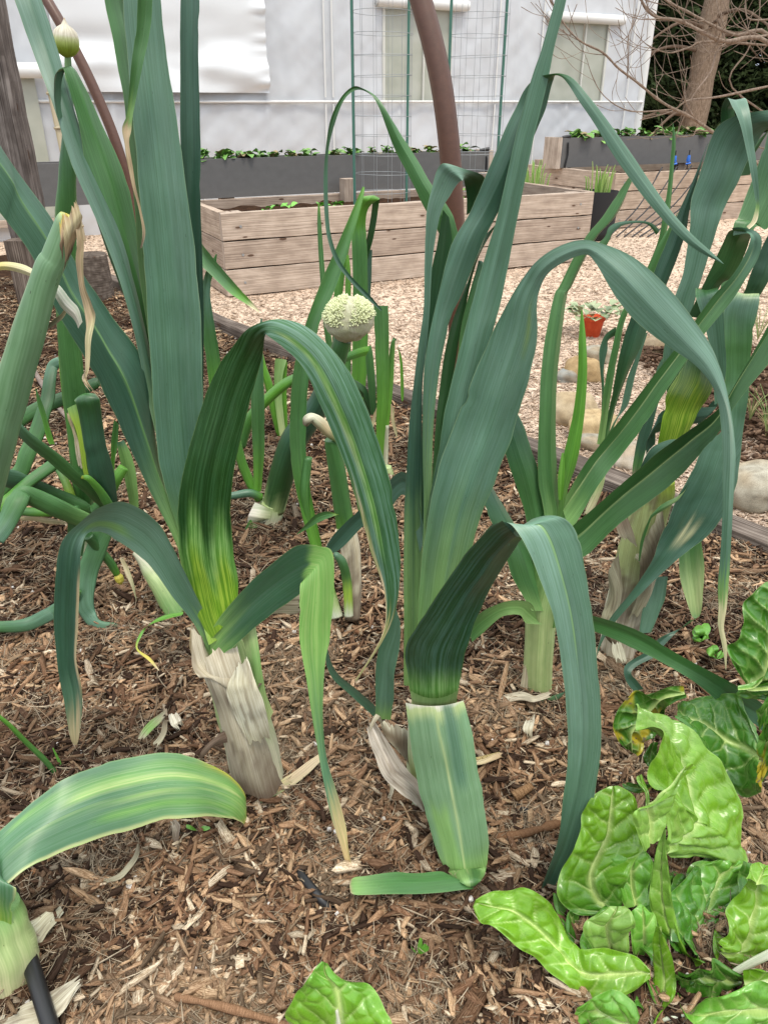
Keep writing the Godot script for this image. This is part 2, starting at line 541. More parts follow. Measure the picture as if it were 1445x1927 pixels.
func make_materials() -> void:
	var s0 := streaks(11, 1.5, Color(0.76, 0.82, 0.74), Color(1.0, 1.0, 1.0))
	var s1 := streaks(23, 3.2, Color(0.60, 0.74, 0.54), Color(1.0, 1.0, 1.0), 0.7)
	var s2 := streaks(37, 2.2, Color(0.78, 0.90, 0.72), Color(1.0, 1.0, 0.92), 0.6)
	var s3 := streaks(53, 1.6, Color(0.74, 0.71, 0.66), Color(1.0, 1.0, 1.0), 2.4)
	var rr := [0.40, 0.33, 0.40, 0.8, 0.52]
	var i := 0
	for s in [s0, s1, s2, s3, s0]:
		var m := textured(vmat(rr[i], 0.5 if i != 3 else 0.3), s, 0.35 if i != 3 else 1.0)
		m.backlight = Color(0.08, 0.11, 0.03) if i != 3 else Color(0.15, 0.13, 0.1)
		leaf_mats.append(m)
		i += 1
	chard_mat = vmat(0.27, 0.5)
	chard_mat.albedo_texture = speckle(71, 256, [Color(0.80, 0.84, 0.72), Color(0.95, 0.96, 0.92), Color(1, 1, 1)], 0.03, 0.2)
	chard_mat.backlight = Color(0.16, 0.22, 0.04)
	M.floret = mat(Color(0.64, 0.67, 0.40), 0.7)
	M.wood = textured(vmat(0.85, 0.3), wood_tex(5, Color(0.54, 0.485, 0.44), Color(0.74, 0.68, 0.62), Color(0.85, 0.80, 0.75)), 0.8)
	M.oldwood = textured(vmat(0.9, 0.25), wood_tex(19, Color(0.22, 0.19, 0.17), Color(0.46, 0.42, 0.39), Color(0.68, 0.64, 0.60)), 1.5)
	M.soil = triplanar(mat(Color.WHITE, 0.95, 0.2), 2.0)
	M.soil.albedo_texture = speckle(81, 512, [Color(0.12, 0.085, 0.065), Color(0.22, 0.155, 0.11), Color(0.34, 0.25, 0.18)], 0.02, 0.12)
	M.path = triplanar(mat(Color.WHITE, 0.95, 0.2), 1.3)
	M.path.albedo_texture = speckle(91, 512, [Color(0.72, 0.625, 0.535), Color(0.80, 0.71, 0.625), Color(0.86, 0.78, 0.70)], 0.02, 0.2)
	M.chip = textured(vmat(0.9, 0.2), grain(), 0.6)
	M.film = triplanar(mat(Color.WHITE, 0.34, 0.5), 0.5)
	M.film.albedo_texture = speckle(101, 512, [Color(0.745, 0.755, 0.77), Color(0.775, 0.785, 0.798), Color(0.80, 0.81, 0.82)], 0.008, 0.03)
	M.film.backlight = Color(0.5, 0.5, 0.52)
	M.flap = mat(Color(0.72, 0.735, 0.745), 0.45)
	M.flap.backlight = Color(0.4, 0.4, 0.4)
	M.pvc = mat(Color(0.70, 0.70, 0.68), 0.4)
	M.pane = triplanar(mat(Color.WHITE, 0.3, 0.5), 1.2)
	M.pane.albedo_texture = speckle(111, 256, [Color(0.62, 0.635, 0.585), Color(0.68, 0.69, 0.64), Color(0.72, 0.73, 0.69)], 0.01, 0.02)
	M.trim = mat(Color(0.60, 0.60, 0.55), 0.5)
	M.gutter = triplanar(mat(Color.WHITE, 0.5, 0.4), 3.0)
	M.gutter.albedo_texture = speckle(121, 256, [Color(0.37, 0.365, 0.36), Color(0.40, 0.395, 0.39), Color(0.425, 0.42, 0.415)], 0.02, 0.2)
	M.copper = triplanar(mat(Color.WHITE, 0.38, 0.5), 6.0)
	M.copper.albedo_texture = speckle(131, 256, [Color(0.29, 0.19, 0.145), Color(0.345, 0.23, 0.175), Color(0.39, 0.265, 0.205)], 0.03, 0.25)
	M.wire = mat(Color(0.35, 0.37, 0.38), 0.45)
	M.wire.metallic = 0.6
	M.stake = mat(Color(0.055, 0.16, 0.12), 0.4)
	M.black = mat(Color(0.012, 0.012, 0.013), 0.4)
	M.cloth = mat(Color(0.018, 0.018, 0.02), 0.9)
	M.blue = mat(Color(0.03, 0.16, 0.62), 0.4)
	M.clay = triplanar(mat(Color.WHITE, 0.7, 0.3), 12.0)
	M.clay.albedo_texture = speckle(141, 128, [Color(0.68, 0.25, 0.14), Color(0.77, 0.31, 0.18), Color(0.82, 0.38, 0.24)], 0.02, 0.2)
	M.rock = triplanar(vmat(0.85, 0.3), 5.0)
	M.rock.albedo_texture = speckle(151, 512, [Color(0.55, 0.52, 0.48), Color(0.82, 0.79, 0.74), Color(1, 0.98, 0.94)], 0.012, 0.12)
	M.green = vmat(0.5, 0.5)
	M.green.backlight = Color(0.25, 0.3, 0.1)
	M.needle = vmat(0.8, 0.2)
	M.bark = triplanar(vmat(0.95, 0.2), 2.2)
	M.bark.albedo_texture = speckle(161, 512, [Color(0.45, 0.42, 0.40), Color(0.8, 0.77, 0.74), Color(1, 1, 1)], 0.02, 0.1)
	M.bark.uv1_scale = Vector3(5, 1.2, 5)
	M.bamboo = mat(Color(0.42, 0.36, 0.24), 0.5)

# ------------------------------------------------------------------ ground
var g_rows := 0
var stems := [Vector3(-0.159, -0.721, 0.060), Vector3(0.060, -0.691, 0.060), Vector3(0.229, -0.889, 0.045), Vector3(0.380, -1.003, 0.055), Vector3(-0.372, -0.455, 0.060), Vector3(-0.243, -1.428, 0.050), Vector3(-0.057, -1.094, 0.040), Vector3(0.002, -1.615, 0.040), Vector3(0.283, -0.499, 0.090), Vector3(0.420, -1.428, 0.050)]     # mulch is banked a little round the stems: x, z, reach
var b0 := Vector3(-0.63, 0, -2.97)
var bd := Vector3(0.63, 0, 0.776)      # along the timber edging, towards the right
var bn := Vector3(-0.776, 0, 0.63)     # into the bed

func ground_y(x: float, z: float) -> float:
	var bank := 0.0
	for s: Vector3 in stems:
		var q := Vector2(x - s.x, z - s.y).length_squared() / (s.z * s.z)
		if q < 9.0:
			bank += 0.016 * exp(-q)
	return bank + n1.get_noise_2d(x * 260.0, z * 260.0) * 0.016 + n1.get_noise_2d(x * 900.0 + 40.0, z * 900.0) * 0.006

func path_y(x: float, z: float) -> float:
	return PATH + n2.get_noise_2d(x * 90.0, z * 90.0) * 0.012

func in_bed(x: float, z: float) -> float:
	return (Vector3(x, 0, z) - b0).dot(bn)

func chip_mesh(l: float, w: float, h: float) -> ArrayMesh:
	# a splintered sliver: uneven four sided sections, slightly bowed, ends broken off at a slant
	var pos := PackedVector3Array()
	var uv := PackedVector2Array()
	var bow := rng.randf_range(-0.08, 0.08) * l
	var st := SurfaceTool.new()
	st.begin(Mesh.PRIMITIVE_TRIANGLES)
	var q := []
	for i in 4:
		var t := i / 3.0 - 0.5
		var k := 1.0 if i in [1, 2] else rng.randf_range(0.25, 0.9)
		var row := []
		for j in 4:
			var sy := -1.0 if j < 2 else 1.0
			var sz := -1.0 if j in [0, 3] else 1.0
			row.append(Vector3(t * l + (rng.randf_range(-0.14, 0.14) * l if i in [0, 3] else 0.0), sy * h * k * rng.randf_range(0.32, 0.6) + bow * t * t * 2.0, sz * w * k * rng.randf_range(0.34, 0.56) + bow * t))
		q.append(row)
	var vo := rng.randf()
	for i in 3:
		for j in 4:
			var e := (j + 1) % 4
			var c := [q[i][j], q[i][e], q[i + 1][e], q[i + 1][j]]
			var u := [Vector2(i / 3.0, j * 0.25 + vo), Vector2(i / 3.0, j * 0.25 + 0.25 + vo), Vector2((i + 1) / 3.0, j * 0.25 + 0.25 + vo), Vector2((i + 1) / 3.0, j * 0.25 + vo)]
			for t in [0, 2, 1, 0, 3, 2]:
				st.set_uv(u[t])
				st.add_vertex(c[t])
	for t in [[0, 0, 1, 2], [0, 0, 2, 3], [3, 0, 2, 1], [3, 0, 3, 2]]:
		for v in 3:
			st.set_uv(Vector2(0.1, v * 0.1))
			st.add_vertex(q[t[0]][t[1 + v]])
	st.generate_normals()
	return st.commit()

func fibre_mesh(l: float, w: float) -> ArrayMesh:
	var pos := PackedVector3Array()
	var uv := PackedVector2Array()
	var bend := rng.randf_range(-0.35, 0.35)
	for i in 6:
		var t := i / 5.0 - 0.5
		for j in 4:
			var an := TAU * j / 3.0
			var r := w * 0.5 * (1.0 - absf(t) * 1.2)
			pos.append(Vector3(t * l, cos(an) * r + t * t * l * 0.25, sin(an) * r + bend * l * (t * t - 0.1)))
			uv.append(Vector2(t, j))
	return grid(6, 4, pos, PackedColorArray(), uv, true)

func scatter(called: String, label: String, meshes: Array, total: int, spot: Callable, hue: Callable, tilt: float) -> void:
	var holder: Node3D = null
	var per := total / meshes.size()
	for mi in meshes.size():
		var mm := MultiMesh.new()
		mm.transform_format = MultiMesh.TRANSFORM_3D
		mm.use_colors = true
		mm.mesh = meshes[mi]
		mm.instance_count = per
		for i in per:
			var s: Vector3 = spot.call()
			var b := Basis(Vector3.UP, rng.randf() * TAU) * Basis(Vector3(0, 0, 1), rng.randfn(0.0, tilt)) * Basis(Vector3(1, 0, 0), rng.randfn(0.0, tilt * 1.6))
			var sc := exp(rng.randfn(0.0, 0.32))
			b = b.scaled_local(Vector3(sc * exp(rng.randfn(0.0, 0.25)), sc, sc * exp(rng.randfn(0.0, 0.2))))
			mm.set_instance_transform(i, Transform3D(b, s))
			mm.set_instance_color(i, hue.call(s))
		var o := MultiMeshInstance3D.new()
		o.multimesh = mm
		o.material_override = M.chip
		if holder == null:
			o.name = numbered(called)
			add_child(o)
			o.set_meta("kind", "stuff")
			tag(o, label, called.replace("_", " "))
			holder = o
		else:
			o.name = "piece"
			holder.add_child(o, true)
			o.set_meta("kind", "stuff")

func straw_spot() -> Vector3:
	# straw gathers in tangled wisps
	for k in 12:
		var s := bed_spot()
		if rng.randf() < 0.25 + 1.6 * smoothstep(0.0, 0.5, n2.get_noise_2d(s.x * 420.0 + 90.0, s.z * 420.0)):
			return s + Vector3(0, 0.002, 0)
	return bed_spot()

func bed_spot() -> Vector3:
	for k in 30:
		# even in the picture rather than in the bed: near ground gets more pieces
		var d := 0.26 * exp(rng.randf() * 2.75)
		var x := rng.randf_range(-1.0, 1.0) * (0.40 + 0.68 * d)
		if in_bed(x, -d) > 0.0:
			return Vector3(x, ground_y(x, -d) + rng.randf() * 0.009 + absf(rng.randfn(0.0, 0.003)) - 0.002, -d)
	return Vector3(0, 0, -0.6)

func bed_hue(s: Vector3) -> Color:
	var k := rng.randf()
	var c := Color(0.74, 0.63, 0.47)
	if k < 0.25: c = Color(0.064, 0.039, 0.027)
	elif k < 0.50: c = Color(0.225, 0.132, 0.080)
	elif k < 0.77: c = Color(0.400, 0.255, 0.155)
	elif k < 0.92: c = Color(0.590, 0.410, 0.255)
	# patches: damp bare compost, weathered grey chips, fresh tan ones
	var patch := n2.get_noise_2d(s.x * 170.0 + 7.0, s.z * 170.0) + 0.5 * n2.get_noise_2d(s.x * 700.0, s.z * 700.0 + 31.0)
	var damp := smoothstep(0.05, 0.40, patch + (0.30 if s.x < -0.3 and s.z > -0.85 else 0.0))
	c = c.lerp(Color(0.040, 0.026, 0.019), damp * 0.62)
	c = c.lerp(Color(0.56, 0.43, 0.29), smoothstep(0.15, 0.5, -patch) * 0.30)
	return c * rng.randf_range(0.75, 1.25)

func straw_hue(_s: Vector3) -> Color:
	return Color(0.44, 0.32, 0.21).lerp(Color(0.80, 0.70, 0.53), rng.randf()) * rng.randf_range(0.5, 1.1)

func path_spot() -> Vector3:
	for k in 40:
		var d := 1.2 * exp(rng.randf() * 1.9)
		var x := rng.randf_range(-0.7, 0.9) * d
		if in_bed(x, -d) < -0.07:
			return Vector3(x, path_y(x, -d) + absf(rng.randfn(0.0, 0.004)), -d)
	return Vector3(1.5, PATH, -3.0)

func path_hue(s: Vector3) -> Color:
	var c := Color(0.58, 0.45, 0.345).lerp(Color(0.76, 0.64, 0.525), rng.randf())
	if rng.randf() < 0.08:
		c = Color(0.38, 0.275, 0.19)
	return c * rng.randf_range(0.85, 1.12)

func make_ground() -> void:
	# path: one sheet out to the horizon, finer near the viewer
	var pos := PackedVector3Array()
	var uv := PackedVector2Array()
	var ds := []
	for i in 170:
		ds.append(-0.9 - 0.045 * i)
	for i in 24:
		ds.append(-8.6 * exp(i * 0.145))
	for d in ds:
		for j in 150:
			var k: float = j / 149.0 * 2.0 - 1.0
			var x: float = signf(k) * pow(absf(k), 1.7) * (7.0 + absf(d) * 1.6)
			pos.append(Vector3(x, path_y(x, d), d))
			uv.append(Vector2(x, d))
	g_rows = ds.size()
	var g := put(self, "ground", grid(g_rows, 150, pos, PackedColorArray(), uv), M.path)
	structure(g)
	g.set_meta("label", "wood chip path of pale tan chips")
	# raised bed of compost
	pos = PackedVector3Array()
	uv = PackedVector2Array()
	for i in 170:
		for j in 200:
			var s := -2.4 + 6.4 * j / 199.0
			var n := 3.9 * i / 169.0 + 0.005
			var q := b0 + bd * s + bn * n
			pos.append(Vector3(q.x, ground_y(q.x, q.z), q.z))
			uv.append(Vector2(s, n))
	var b := put(self, "soil", grid(170, 200, pos, PackedColorArray(), uv), M.soil)
	structure(b)
	b.set_meta("label", "dark compost of the mulched vegetable bed")
	var meshes := []
	for i in 7:
		meshes.append(chip_mesh(rng.randf_range(0.012, 0.027), rng.randf_range(0.0028, 0.0062), rng.randf_range(0.0014, 0.0028)))
	for i in 5:
		meshes.append(chip_mesh(rng.randf_range(0.004, 0.009), rng.randf_range(0.0012, 0.0030), rng.randf_range(0.0008, 0.0016)))
	scatter("wood_chip_mulch", "brown shredded wood chip mulch covering the bed", meshes, 180000, bed_spot, bed_hue, 0.30)
	meshes = []
	for i in 6:
		meshes.append(fibre_mesh(rng.randf_range(0.010, 0.036), rng.randf_range(0.0006, 0.0014)))
	scatter("straw", "dry straw fibres strewn through the mulch", meshes, 104000, straw_spot, straw_hue, 0.32)
	meshes = [chip_mesh(0.004, 0.004, 0.0035)]
	scatter("perlite", "white perlite crumbs in the compost", meshes, 900, bed_spot, func(_s): return Color(0.82, 0.82, 0.80), 1.0)
	meshes = []
	for i in 5:
		meshes.append(chip_mesh(rng.randf_range(0.008, 0.017), rng.randf_range(0.0035, 0.006), rng.randf_range(0.0014, 0.0024)))
	scatter("path_chips", "pale tan wood chips strewn over the garden path", meshes, 155000, path_spot, path_hue, 0.16)
	# larger loose pieces lying on top, each on its own
	var spots := [[0.112,-0.664,30,0.027,0.006,0.46,0.27,0.15],[-0.013,-0.799,-60,0.027,0.005,0.30,0.16,0.09],[-0.067,-0.496,80,0.025,0.006,0.30,0.16,0.09],[-0.095,-0.550,70,0.027,0.005,0.56,0.37,0.21],[-0.221,-0.570,20,0.041,0.007,0.46,0.27,0.15],[-0.237,-0.516,60,0.041,0.005,0.56,0.37,0.21],[-0.290,-0.550,30,0.032,0.009,0.30,0.16,0.09],[-0.264,-0.519,90,0.036,0.004,0.30,0.16,0.09],[0.059,-0.583,-50,0.032,0.005,0.56,0.37,0.21],[-0.021,-0.652,50,0.027,0.006,0.30,0.16,0.09],[-0.099,-0.513,-60,0.036,0.006,0.56,0.37,0.21],[-0.216,-0.852,20,0.027,0.006,0.56,0.37,0.21],[-0.384,-0.590,60,0.036,0.007,0.38,0.21,0.11],[-0.168,-0.507,10,0.027,0.011,0.62,0.46,0.29],[-0.171,-0.438,-10,0.045,0.004,0.62,0.46,0.29],[0.082,-0.541,0,0.027,0.005,0.30,0.16,0.09],[0.144,-0.513,70,0.027,0.006,0.30,0.16,0.09],[-0.001,-0.479,25,0.045,0.006,0.56,0.37,0.21],[-0.044,-0.474,5,0.036,0.005,0.62,0.46,0.29],[-0.083,-0.435,70,0.032,0.006,0.38,0.21,0.11],[0.033,-0.737,-40,0.027,0.005,0.38,0.21,0.11],[0.171,-0.804,20,0.027,0.004,0.30,0.16,0.09],[-0.083,-0.799,-30,0.027,0.005,0.62,0.46,0.29],[-0.365,-0.863,20,0.027,0.005,0.30,0.16,0.09],[-0.526,-0.897,-10,0.032,0.006,0.62,0.46,0.29],[-0.463,-0.922,15,0.036,0.007,0.38,0.21,0.11],[-0.565,-0.953,5,0.041,0.007,0.38,0.21,0.11],[-0.432,-0.953,-20,0.027,0.006,0.30,0.16,0.09],[0.292,-0.769,30,0.027,0.005,0.46,0.27,0.15],[0.148,-0.959,-20,0.027,0.004,0.56,0.37,0.21],[0.214,-0.576,10,0.018,0.003,0.46,0.27,0.15],[-0.061,-0.966,10,0.027,0.005,0.62,0.46,0.29],[-0.129,-0.897,-15,0.027,0.006,0.46,0.27,0.15],[0.003,-0.541,53,0.033,0.006,0.56,0.37,0.21],[0.297,-1.026,-6,0.033,0.005,0.30,0.16,0.09],[0.260,-0.945,-5,0.022,0.005,0.30,0.16,0.09],[-0.044,-1.043,-50,0.022,0.006,0.30,0.16,0.09],[0.132,-0.903,53,0.020,0.005,0.38,0.21,0.11],[-0.490,-1.055,66,0.021,0.004,0.56,0.37,0.21],[0.222,-0.486,-37,0.033,0.005,0.30,0.16,0.09],[0.052,-0.866,79,0.029,0.006,0.62,0.46,0.29],[0.225,-0.794,-24,0.021,0.004,0.62,0.46,0.29],[-0.452,-0.792,18,0.018,0.006,0.62,0.46,0.29],[-0.228,-0.786,57,0.026,0.004,0.38,0.21,0.11],[-0.090,-0.558,-79,0.034,0.004,0.62,0.46,0.29],[0.081,-0.497,-86,0.031,0.005,0.56,0.37,0.21],[-0.039,-1.047,-81,0.021,0.006,0.62,0.46,0.29],[-0.271,-0.535,77,0.033,0.005,0.62,0.46,0.29],[-0.190,-0.650,49,0.020,0.006,0.62,0.46,0.29],[0.110,-0.491,-83,0.033,0.004,0.38,0.21,0.11],[-0.191,-0.604,75,0.023,0.006,0.30,0.16,0.09],[-0.059,-0.784,-32,0.021,0.004,0.30,0.16,0.09],[-0.311,-0.566,89,0.021,0.004,0.56,0.37,0.21],[0.264,-0.645,-16,0.022,0.005,0.56,0.37,0.21],[0.156,-0.690,-14,0.019,0.006,0.62,0.46,0.29],[-0.429,-0.668,60,0.020,0.006,0.56,0.37,0.21],[0.226,-0.594,51,0.020,0.005,0.62,0.46,0.29],[-0.289,-0.497,-36,0.025,0.006,0.46,0.27,0.15],[0.136,-0.446,-8,0.026,0.006,0.56,0.37,0.21],[-0.114,-0.799,-17,0.020,0.005,0.56,0.37,0.21],[0.217,-0.452,22,0.026,0.005,0.62,0.46,0.29],[-0.440,-0.813,50,0.032,0.005,0.56,0.37,0.21],[0.107,-0.527,35,0.029,0.006,0.38,0.21,0.11],[-0.168,-0.558,-39,0.026,0.006,0.62,0.46,0.29],[0.060,-0.797,80,0.028,0.005,0.46,0.27,0.15],[-0.432,-0.638,-44,0.029,0.005,0.46,0.27,0.15],[0.134,-0.586,53,0.024,0.005,0.30,0.16,0.09],[0.074,-0.504,-26,0.031,0.006,0.62,0.46,0.29],[0.041,-0.446,82,0.026,0.005,0.38,0.21,0.11],[-0.280,-0.500,78,0.026,0.006,0.56,0.37,0.21],[0.066,-0.546,-59,0.030,0.005,0.46,0.27,0.15],[0.036,-0.712,22,0.030,0.005,0.38,0.21,0.11],[0.100,-1.028,-61,0.025,0.005,0.62,0.46,0.29],[-0.265,-0.567,23,0.019,0.005,0.46,0.27,0.15],[-0.376,-1.001,-65,0.023,0.004,0.62,0.46,0.29],[-0.413,-1.019,-6,0.024,0.005,0.30,0.16,0.09],[-0.024,-0.839,72,0.018,0.005,0.30,0.16,0.09],[-0.261,-0.719,-69,0.031,0.005,0.56,0.37,0.21]]
	for s in spots:
		var l: float = s[3]
		var m := chip_mesh(l, s[4], s[4] * 0.45)
		var cm := mat(Color(s[5], s[6], s[7]), 0.9, 0.2)
		var o := put(self, "wood_chip", m, textured(cm, [M.chip.albedo_texture, M.chip.normal_texture], 0.8), Vector3(s[0], ground_y(s[0], s[1]) + 0.008, s[1]), Vector3(rng.randf_range(-8, 8), s[2], rng.randf_range(-6, 6)))
		tag(o, "loose wood chip lying on top of the mulch", "wood chip", "loose larger wood chips on the mulch")

# ------------------------------------------------------------------ timber and background
func plank(parent: Node, called: String, at: Vector3, size: Vector3, m: Material, tint := Color.WHITE, rough := 0.0015, turn := Vector3.ZERO) -> MeshInstance3D:
	# a sawn board: length along its longest side, eased edges, slightly uneven faces
	var ax := 0
	if size.y > size.x and size.y >= size.z: ax = 1
	elif size.z > size.x and size.z > size.y: ax = 2
	var ln := size[ax]
	var w: float = size[(ax + 1) % 3]
	var h: float = size[(ax + 2) % 3]
	var ch := minf(w, h) * 0.06
	var ring := [Vector2(-w / 2 + ch, -h / 2), Vector2(w / 2 - ch, -h / 2), Vector2(w / 2, -h / 2 + ch), Vector2(w / 2, h / 2 - ch), Vector2(w / 2 - ch, h / 2), Vector2(-w / 2 + ch, h / 2), Vector2(-w / 2, h / 2 - ch), Vector2(-w / 2, -h / 2 + ch)]
	var nr := clampi(int(ln / 0.06), 4, 40)
	var uo := rng.randf() * 5.0
	var vo := rng.randf() * 5.0
	var arr := []
	var sd := rng.randf() * 99.0
	for r in nr + 1:
		var row := []
		var along := (float(r) / nr - 0.5) * ln
		for i in 8:
			var v2: Vector2 = ring[i]
			v2 += v2.normalized() * rough * n1.get_noise_3d(along * 400.0, i * 30.0, sd) * 2.0
			var q := Vector3.ZERO
			q[ax] = along
			q[(ax + 1) % 3] = v2.x
			q[(ax + 2) % 3] = v2.y
			row.append(q)
		arr.append(row)
	var st := SurfaceTool.new()
	st.begin(Mesh.PRIMITIVE_TRIANGLES)
	st.set_color(tint)
	st.set_smooth_group(-1)
	var per := [0.0, w, w, w + h, w + h, 2 * w + h, 2 * w + h, 2 * w + 2 * h, 2 * w + 2 * h]
	for r in nr:
		for i in 8:
			var j := (i + 1) % 8
			var c := [arr[r][i], arr[r][j], arr[r + 1][j], arr[r + 1][i]]
			var us := [Vector2(r * ln / nr / 1.1 + uo, per[i] / 0.34 + vo), Vector2(r * ln / nr / 1.1 + uo, per[i + 1] / 0.34 + vo), Vector2((r + 1) * ln / nr / 1.1 + uo, per[i + 1] / 0.34 + vo), Vector2((r + 1) * ln / nr / 1.1 + uo, per[i] / 0.34 + vo)]
			for t in [0, 1, 2, 0, 2, 3]:
				st.set_uv(us[t])
				st.add_vertex(c[t])
	for e in [0, nr]:
		for i in range(1, 7):
			var c := [arr[e][0], arr[e][i], arr[e][i + 1]] if e == nr else [arr[e][0], arr[e][i + 1], arr[e][i]]
			for t in 3:
				var z: Vector3 = c[t]
				st.set_uv(Vector2(z[(ax + 1) % 3] * 0.3 + uo, z[(ax + 2) % 3] * 3.0 + vo))
				st.add_vertex(c[t])
	st.generate_normals()
	return put(parent, called, st.commit(), m, at, turn)

func rod(parent: Node, called: String, pts: Array, r0: float, r1: float, m: Material, nc := 8, tint := Color.WHITE, wob := 0.0) -> MeshInstance3D:
	var pos := PackedVector3Array()
	var col := PackedColorArray()
	var uv := PackedVector2Array()
	var k := pts.size()
	var n := 1 if k == 2 else 5
	var nr := (k - 1) * n + 1
	var ref := Vector3(0.31, 0.2, 0.93).normalized()
	var rows := nr + 2
	for rr in rows:
		var r := clampi(rr - 1, 0, nr - 1)
		var i: int = min(r / n, k - 2)
		var t := float(r - i * n) / n
		var a: Vector3 = pts[max(i - 1, 0)]
		var d: Vector3 = pts[min(i + 2, k - 1)]
		var c := cr(a, pts[i], pts[i + 1], d, t)
		var c2 := cr(a, pts[i], pts[i + 1], d, minf(t + 0.1, 1.0)) - cr(a, pts[i], pts[i + 1], d, minf(t + 0.1, 1.0) - 0.1)
		var sx := c2.cross(ref).normalized()
		var sy := sx.cross(c2).normalized()
		var rad := lerpf(r0, r1, float(r) / (nr - 1)) * (1.0 + wob * n1.get_noise_2d(r * 40.0, c.x * 300.0))
		if rr == 0 or rr == rows - 1:
			rad *= 0.02
		for j in nc + 1:
			var an := TAU * j / nc
			pos.append(c + (sx * cos(an) + sy * sin(an)) * rad)
			col.append(tint)
			uv.append(Vector2(float(j) / nc, float(r)))
	return put(parent, called, grid(rows, nc + 1, pos, col, uv, true), m)

func ring_mesh(R: float, r: float) -> ArrayMesh:
	var pos := PackedVector3Array()
	var uv := PackedVector2Array()
	for i in 29:
		var a := TAU * i / 28.0
		for j in 5:
			var b := TAU * j / 4.0
			pos.append(Vector3(cos(a) * (R + r * cos(b)), r * sin(b), sin(a) * (R + r * cos(b))))
			uv.append(Vector2(i, j))
	return grid(29, 5, pos, PackedColorArray(), uv, true)

func loc(u: float, v: float, y := 0.0) -> Vector3:
	# garden axes: u along the planters to the right, v away from the viewer
	var t := deg_to_rad(TURN)
	return Vector3(corner.x + u * cos(t) - v * sin(t), y, corner.z - u * sin(t) - v * cos(t))

func planter(label: String, u: float, v: float, ln: float, wd: float, back_rows: int) -> void:
	var o := thing("timber_planter", label, "planter", loc(u, v, PATH), TURN, "timber planters")
	var h := 0.1425
	var tints := [Color(0.95, 0.90, 0.85), Color(0.86, 0.83, 0.81), Color(1.0, 0.98, 0.96), Color(0.78, 0.73, 0.70)]
	for r in 3:
		var y := h * (r + 0.5) + 0.002
		plank(o, "board", Vector3(ln / 2, y, -0.02), Vector3(ln, h - 0.007, 0.04), M.wood, tints[rng.randi() % 4])
		plank(o, "board", Vector3(0.02, y, -wd / 2), Vector3(0.04, h - 0.004, wd - 0.084), M.wood, tints[rng.randi() % 4])
		plank(o, "board", Vector3(ln - 0.02, y, -wd / 2), Vector3(0.04, h - 0.004, wd - 0.084), M.wood, tints[rng.randi() % 4])
		if r == back_rows:
			plank(o, "board", Vector3(ln / 2, h * r + 0.044, -wd + 0.02), Vector3(ln, 0.082, 0.04), M.wood, tints[3])
		if r < back_rows:
			plank(o, "board", Vector3(ln / 2, y, -wd + 0.02), Vector3(ln, h - 0.004, 0.04), M.wood, tints[rng.randi() % 4])
	for q in [[0.09, 0.095], [ln - 0.09, 0.095], [0.09, wd - 0.095], [ln - 0.09, wd - 0.095], [ln / 2, wd - 0.095]]:
		plank(o, "post", Vector3(q[0], 0.22 if q[1] < 0.2 else 0.235, -q[1]), Vector3(0.09, 0.40 if q[1] < 0.2 else 0.47, 0.09), M.wood, tints[1])
	for q in [0.1, ln - 0.1]:
		for r in 3:
			var s := CylinderMesh.new()
			s.top_radius = 0.007; s.bottom_radius = 0.007; s.height = 0.003; s.radial_segments = 8
			put(o, "screw", s, M.wire, Vector3(q, h * (r + 0.5), 0.001), Vector3(90, 0, 0))
	var pos := PackedVector3Array()
	var uv := PackedVector2Array()
	for i in 20:
		for j in 40:
			var x := 0.042 + (ln - 0.084) * j / 39.0
			var z := -0.042 - (wd - 0.084) * i / 19.0
			pos.append(Vector3(x, 0.32 + n1.get_noise_2d(x * 600.0, z * 600.0 + u * 50.0) * 0.03, z))
			uv.append(Vector2(x, z))
	put(o, "compost", grid(20, 40, pos, PackedColorArray(), uv), M.soil)

func leaflet(l: float, w: float) -> ArrayMesh:
	var pos := PackedVector3Array()
	var uv := PackedVector2Array()
	for i in 6:
		var t := i / 5.0
		var ww := w * sin(PI * (0.08 + 0.88 * t)) * 0.5
		for j in 5:
			var u := j / 4.0 * 2.0 - 1.0
			pos.append(Vector3(u * ww, l * (0.5 * t - 0.45 * t * t) + absf(u) * ww * 0.35 + rng.randf_range(-0.03, 0.03) * l, t * l))
			uv.append(Vector2(u, t))
	return grid(6, 5, pos, PackedColorArray(), uv)

func clump(called: String, label: String, cat: String, group: String, at: Vector3, count: int, size: float, up: float, cols: Array) -> Node3D:
	var o := thing(called, label, cat, at, 0.0, group)
	for i in count:
		var st := leaflet(size * rng.randf_range(0.6, 1.2), size * rng.randf_range(0.5, 0.95))
		var m := put(o, "leaf", st, mat(cols[rng.randi() % cols.size()] * rng.randf_range(0.8, 1.2), 0.5), Vector3(rng.randf_range(-0.5, 0.5) * size, rng.randf_range(0.05, 1.0) * up, rng.randf_range(-0.5, 0.5) * size), Vector3(rng.randf_range(-25, 25), i * 137.5 + rng.randf_range(-20, 20), rng.randf_range(-20, 20)))
		m.material_override.backlight = Color(0.2, 0.25, 0.08)
	for i in 3:
		rod(o, "stem", [Vector3(0, -0.01, 0), Vector3(rng.randf_range(-0.3, 0.3) * size, up * 0.8, rng.randf_range(-0.3, 0.3) * size)], 0.0025, 0.0018, mat(Color(0.16, 0.22, 0.06), 0.6), 5)
	return o

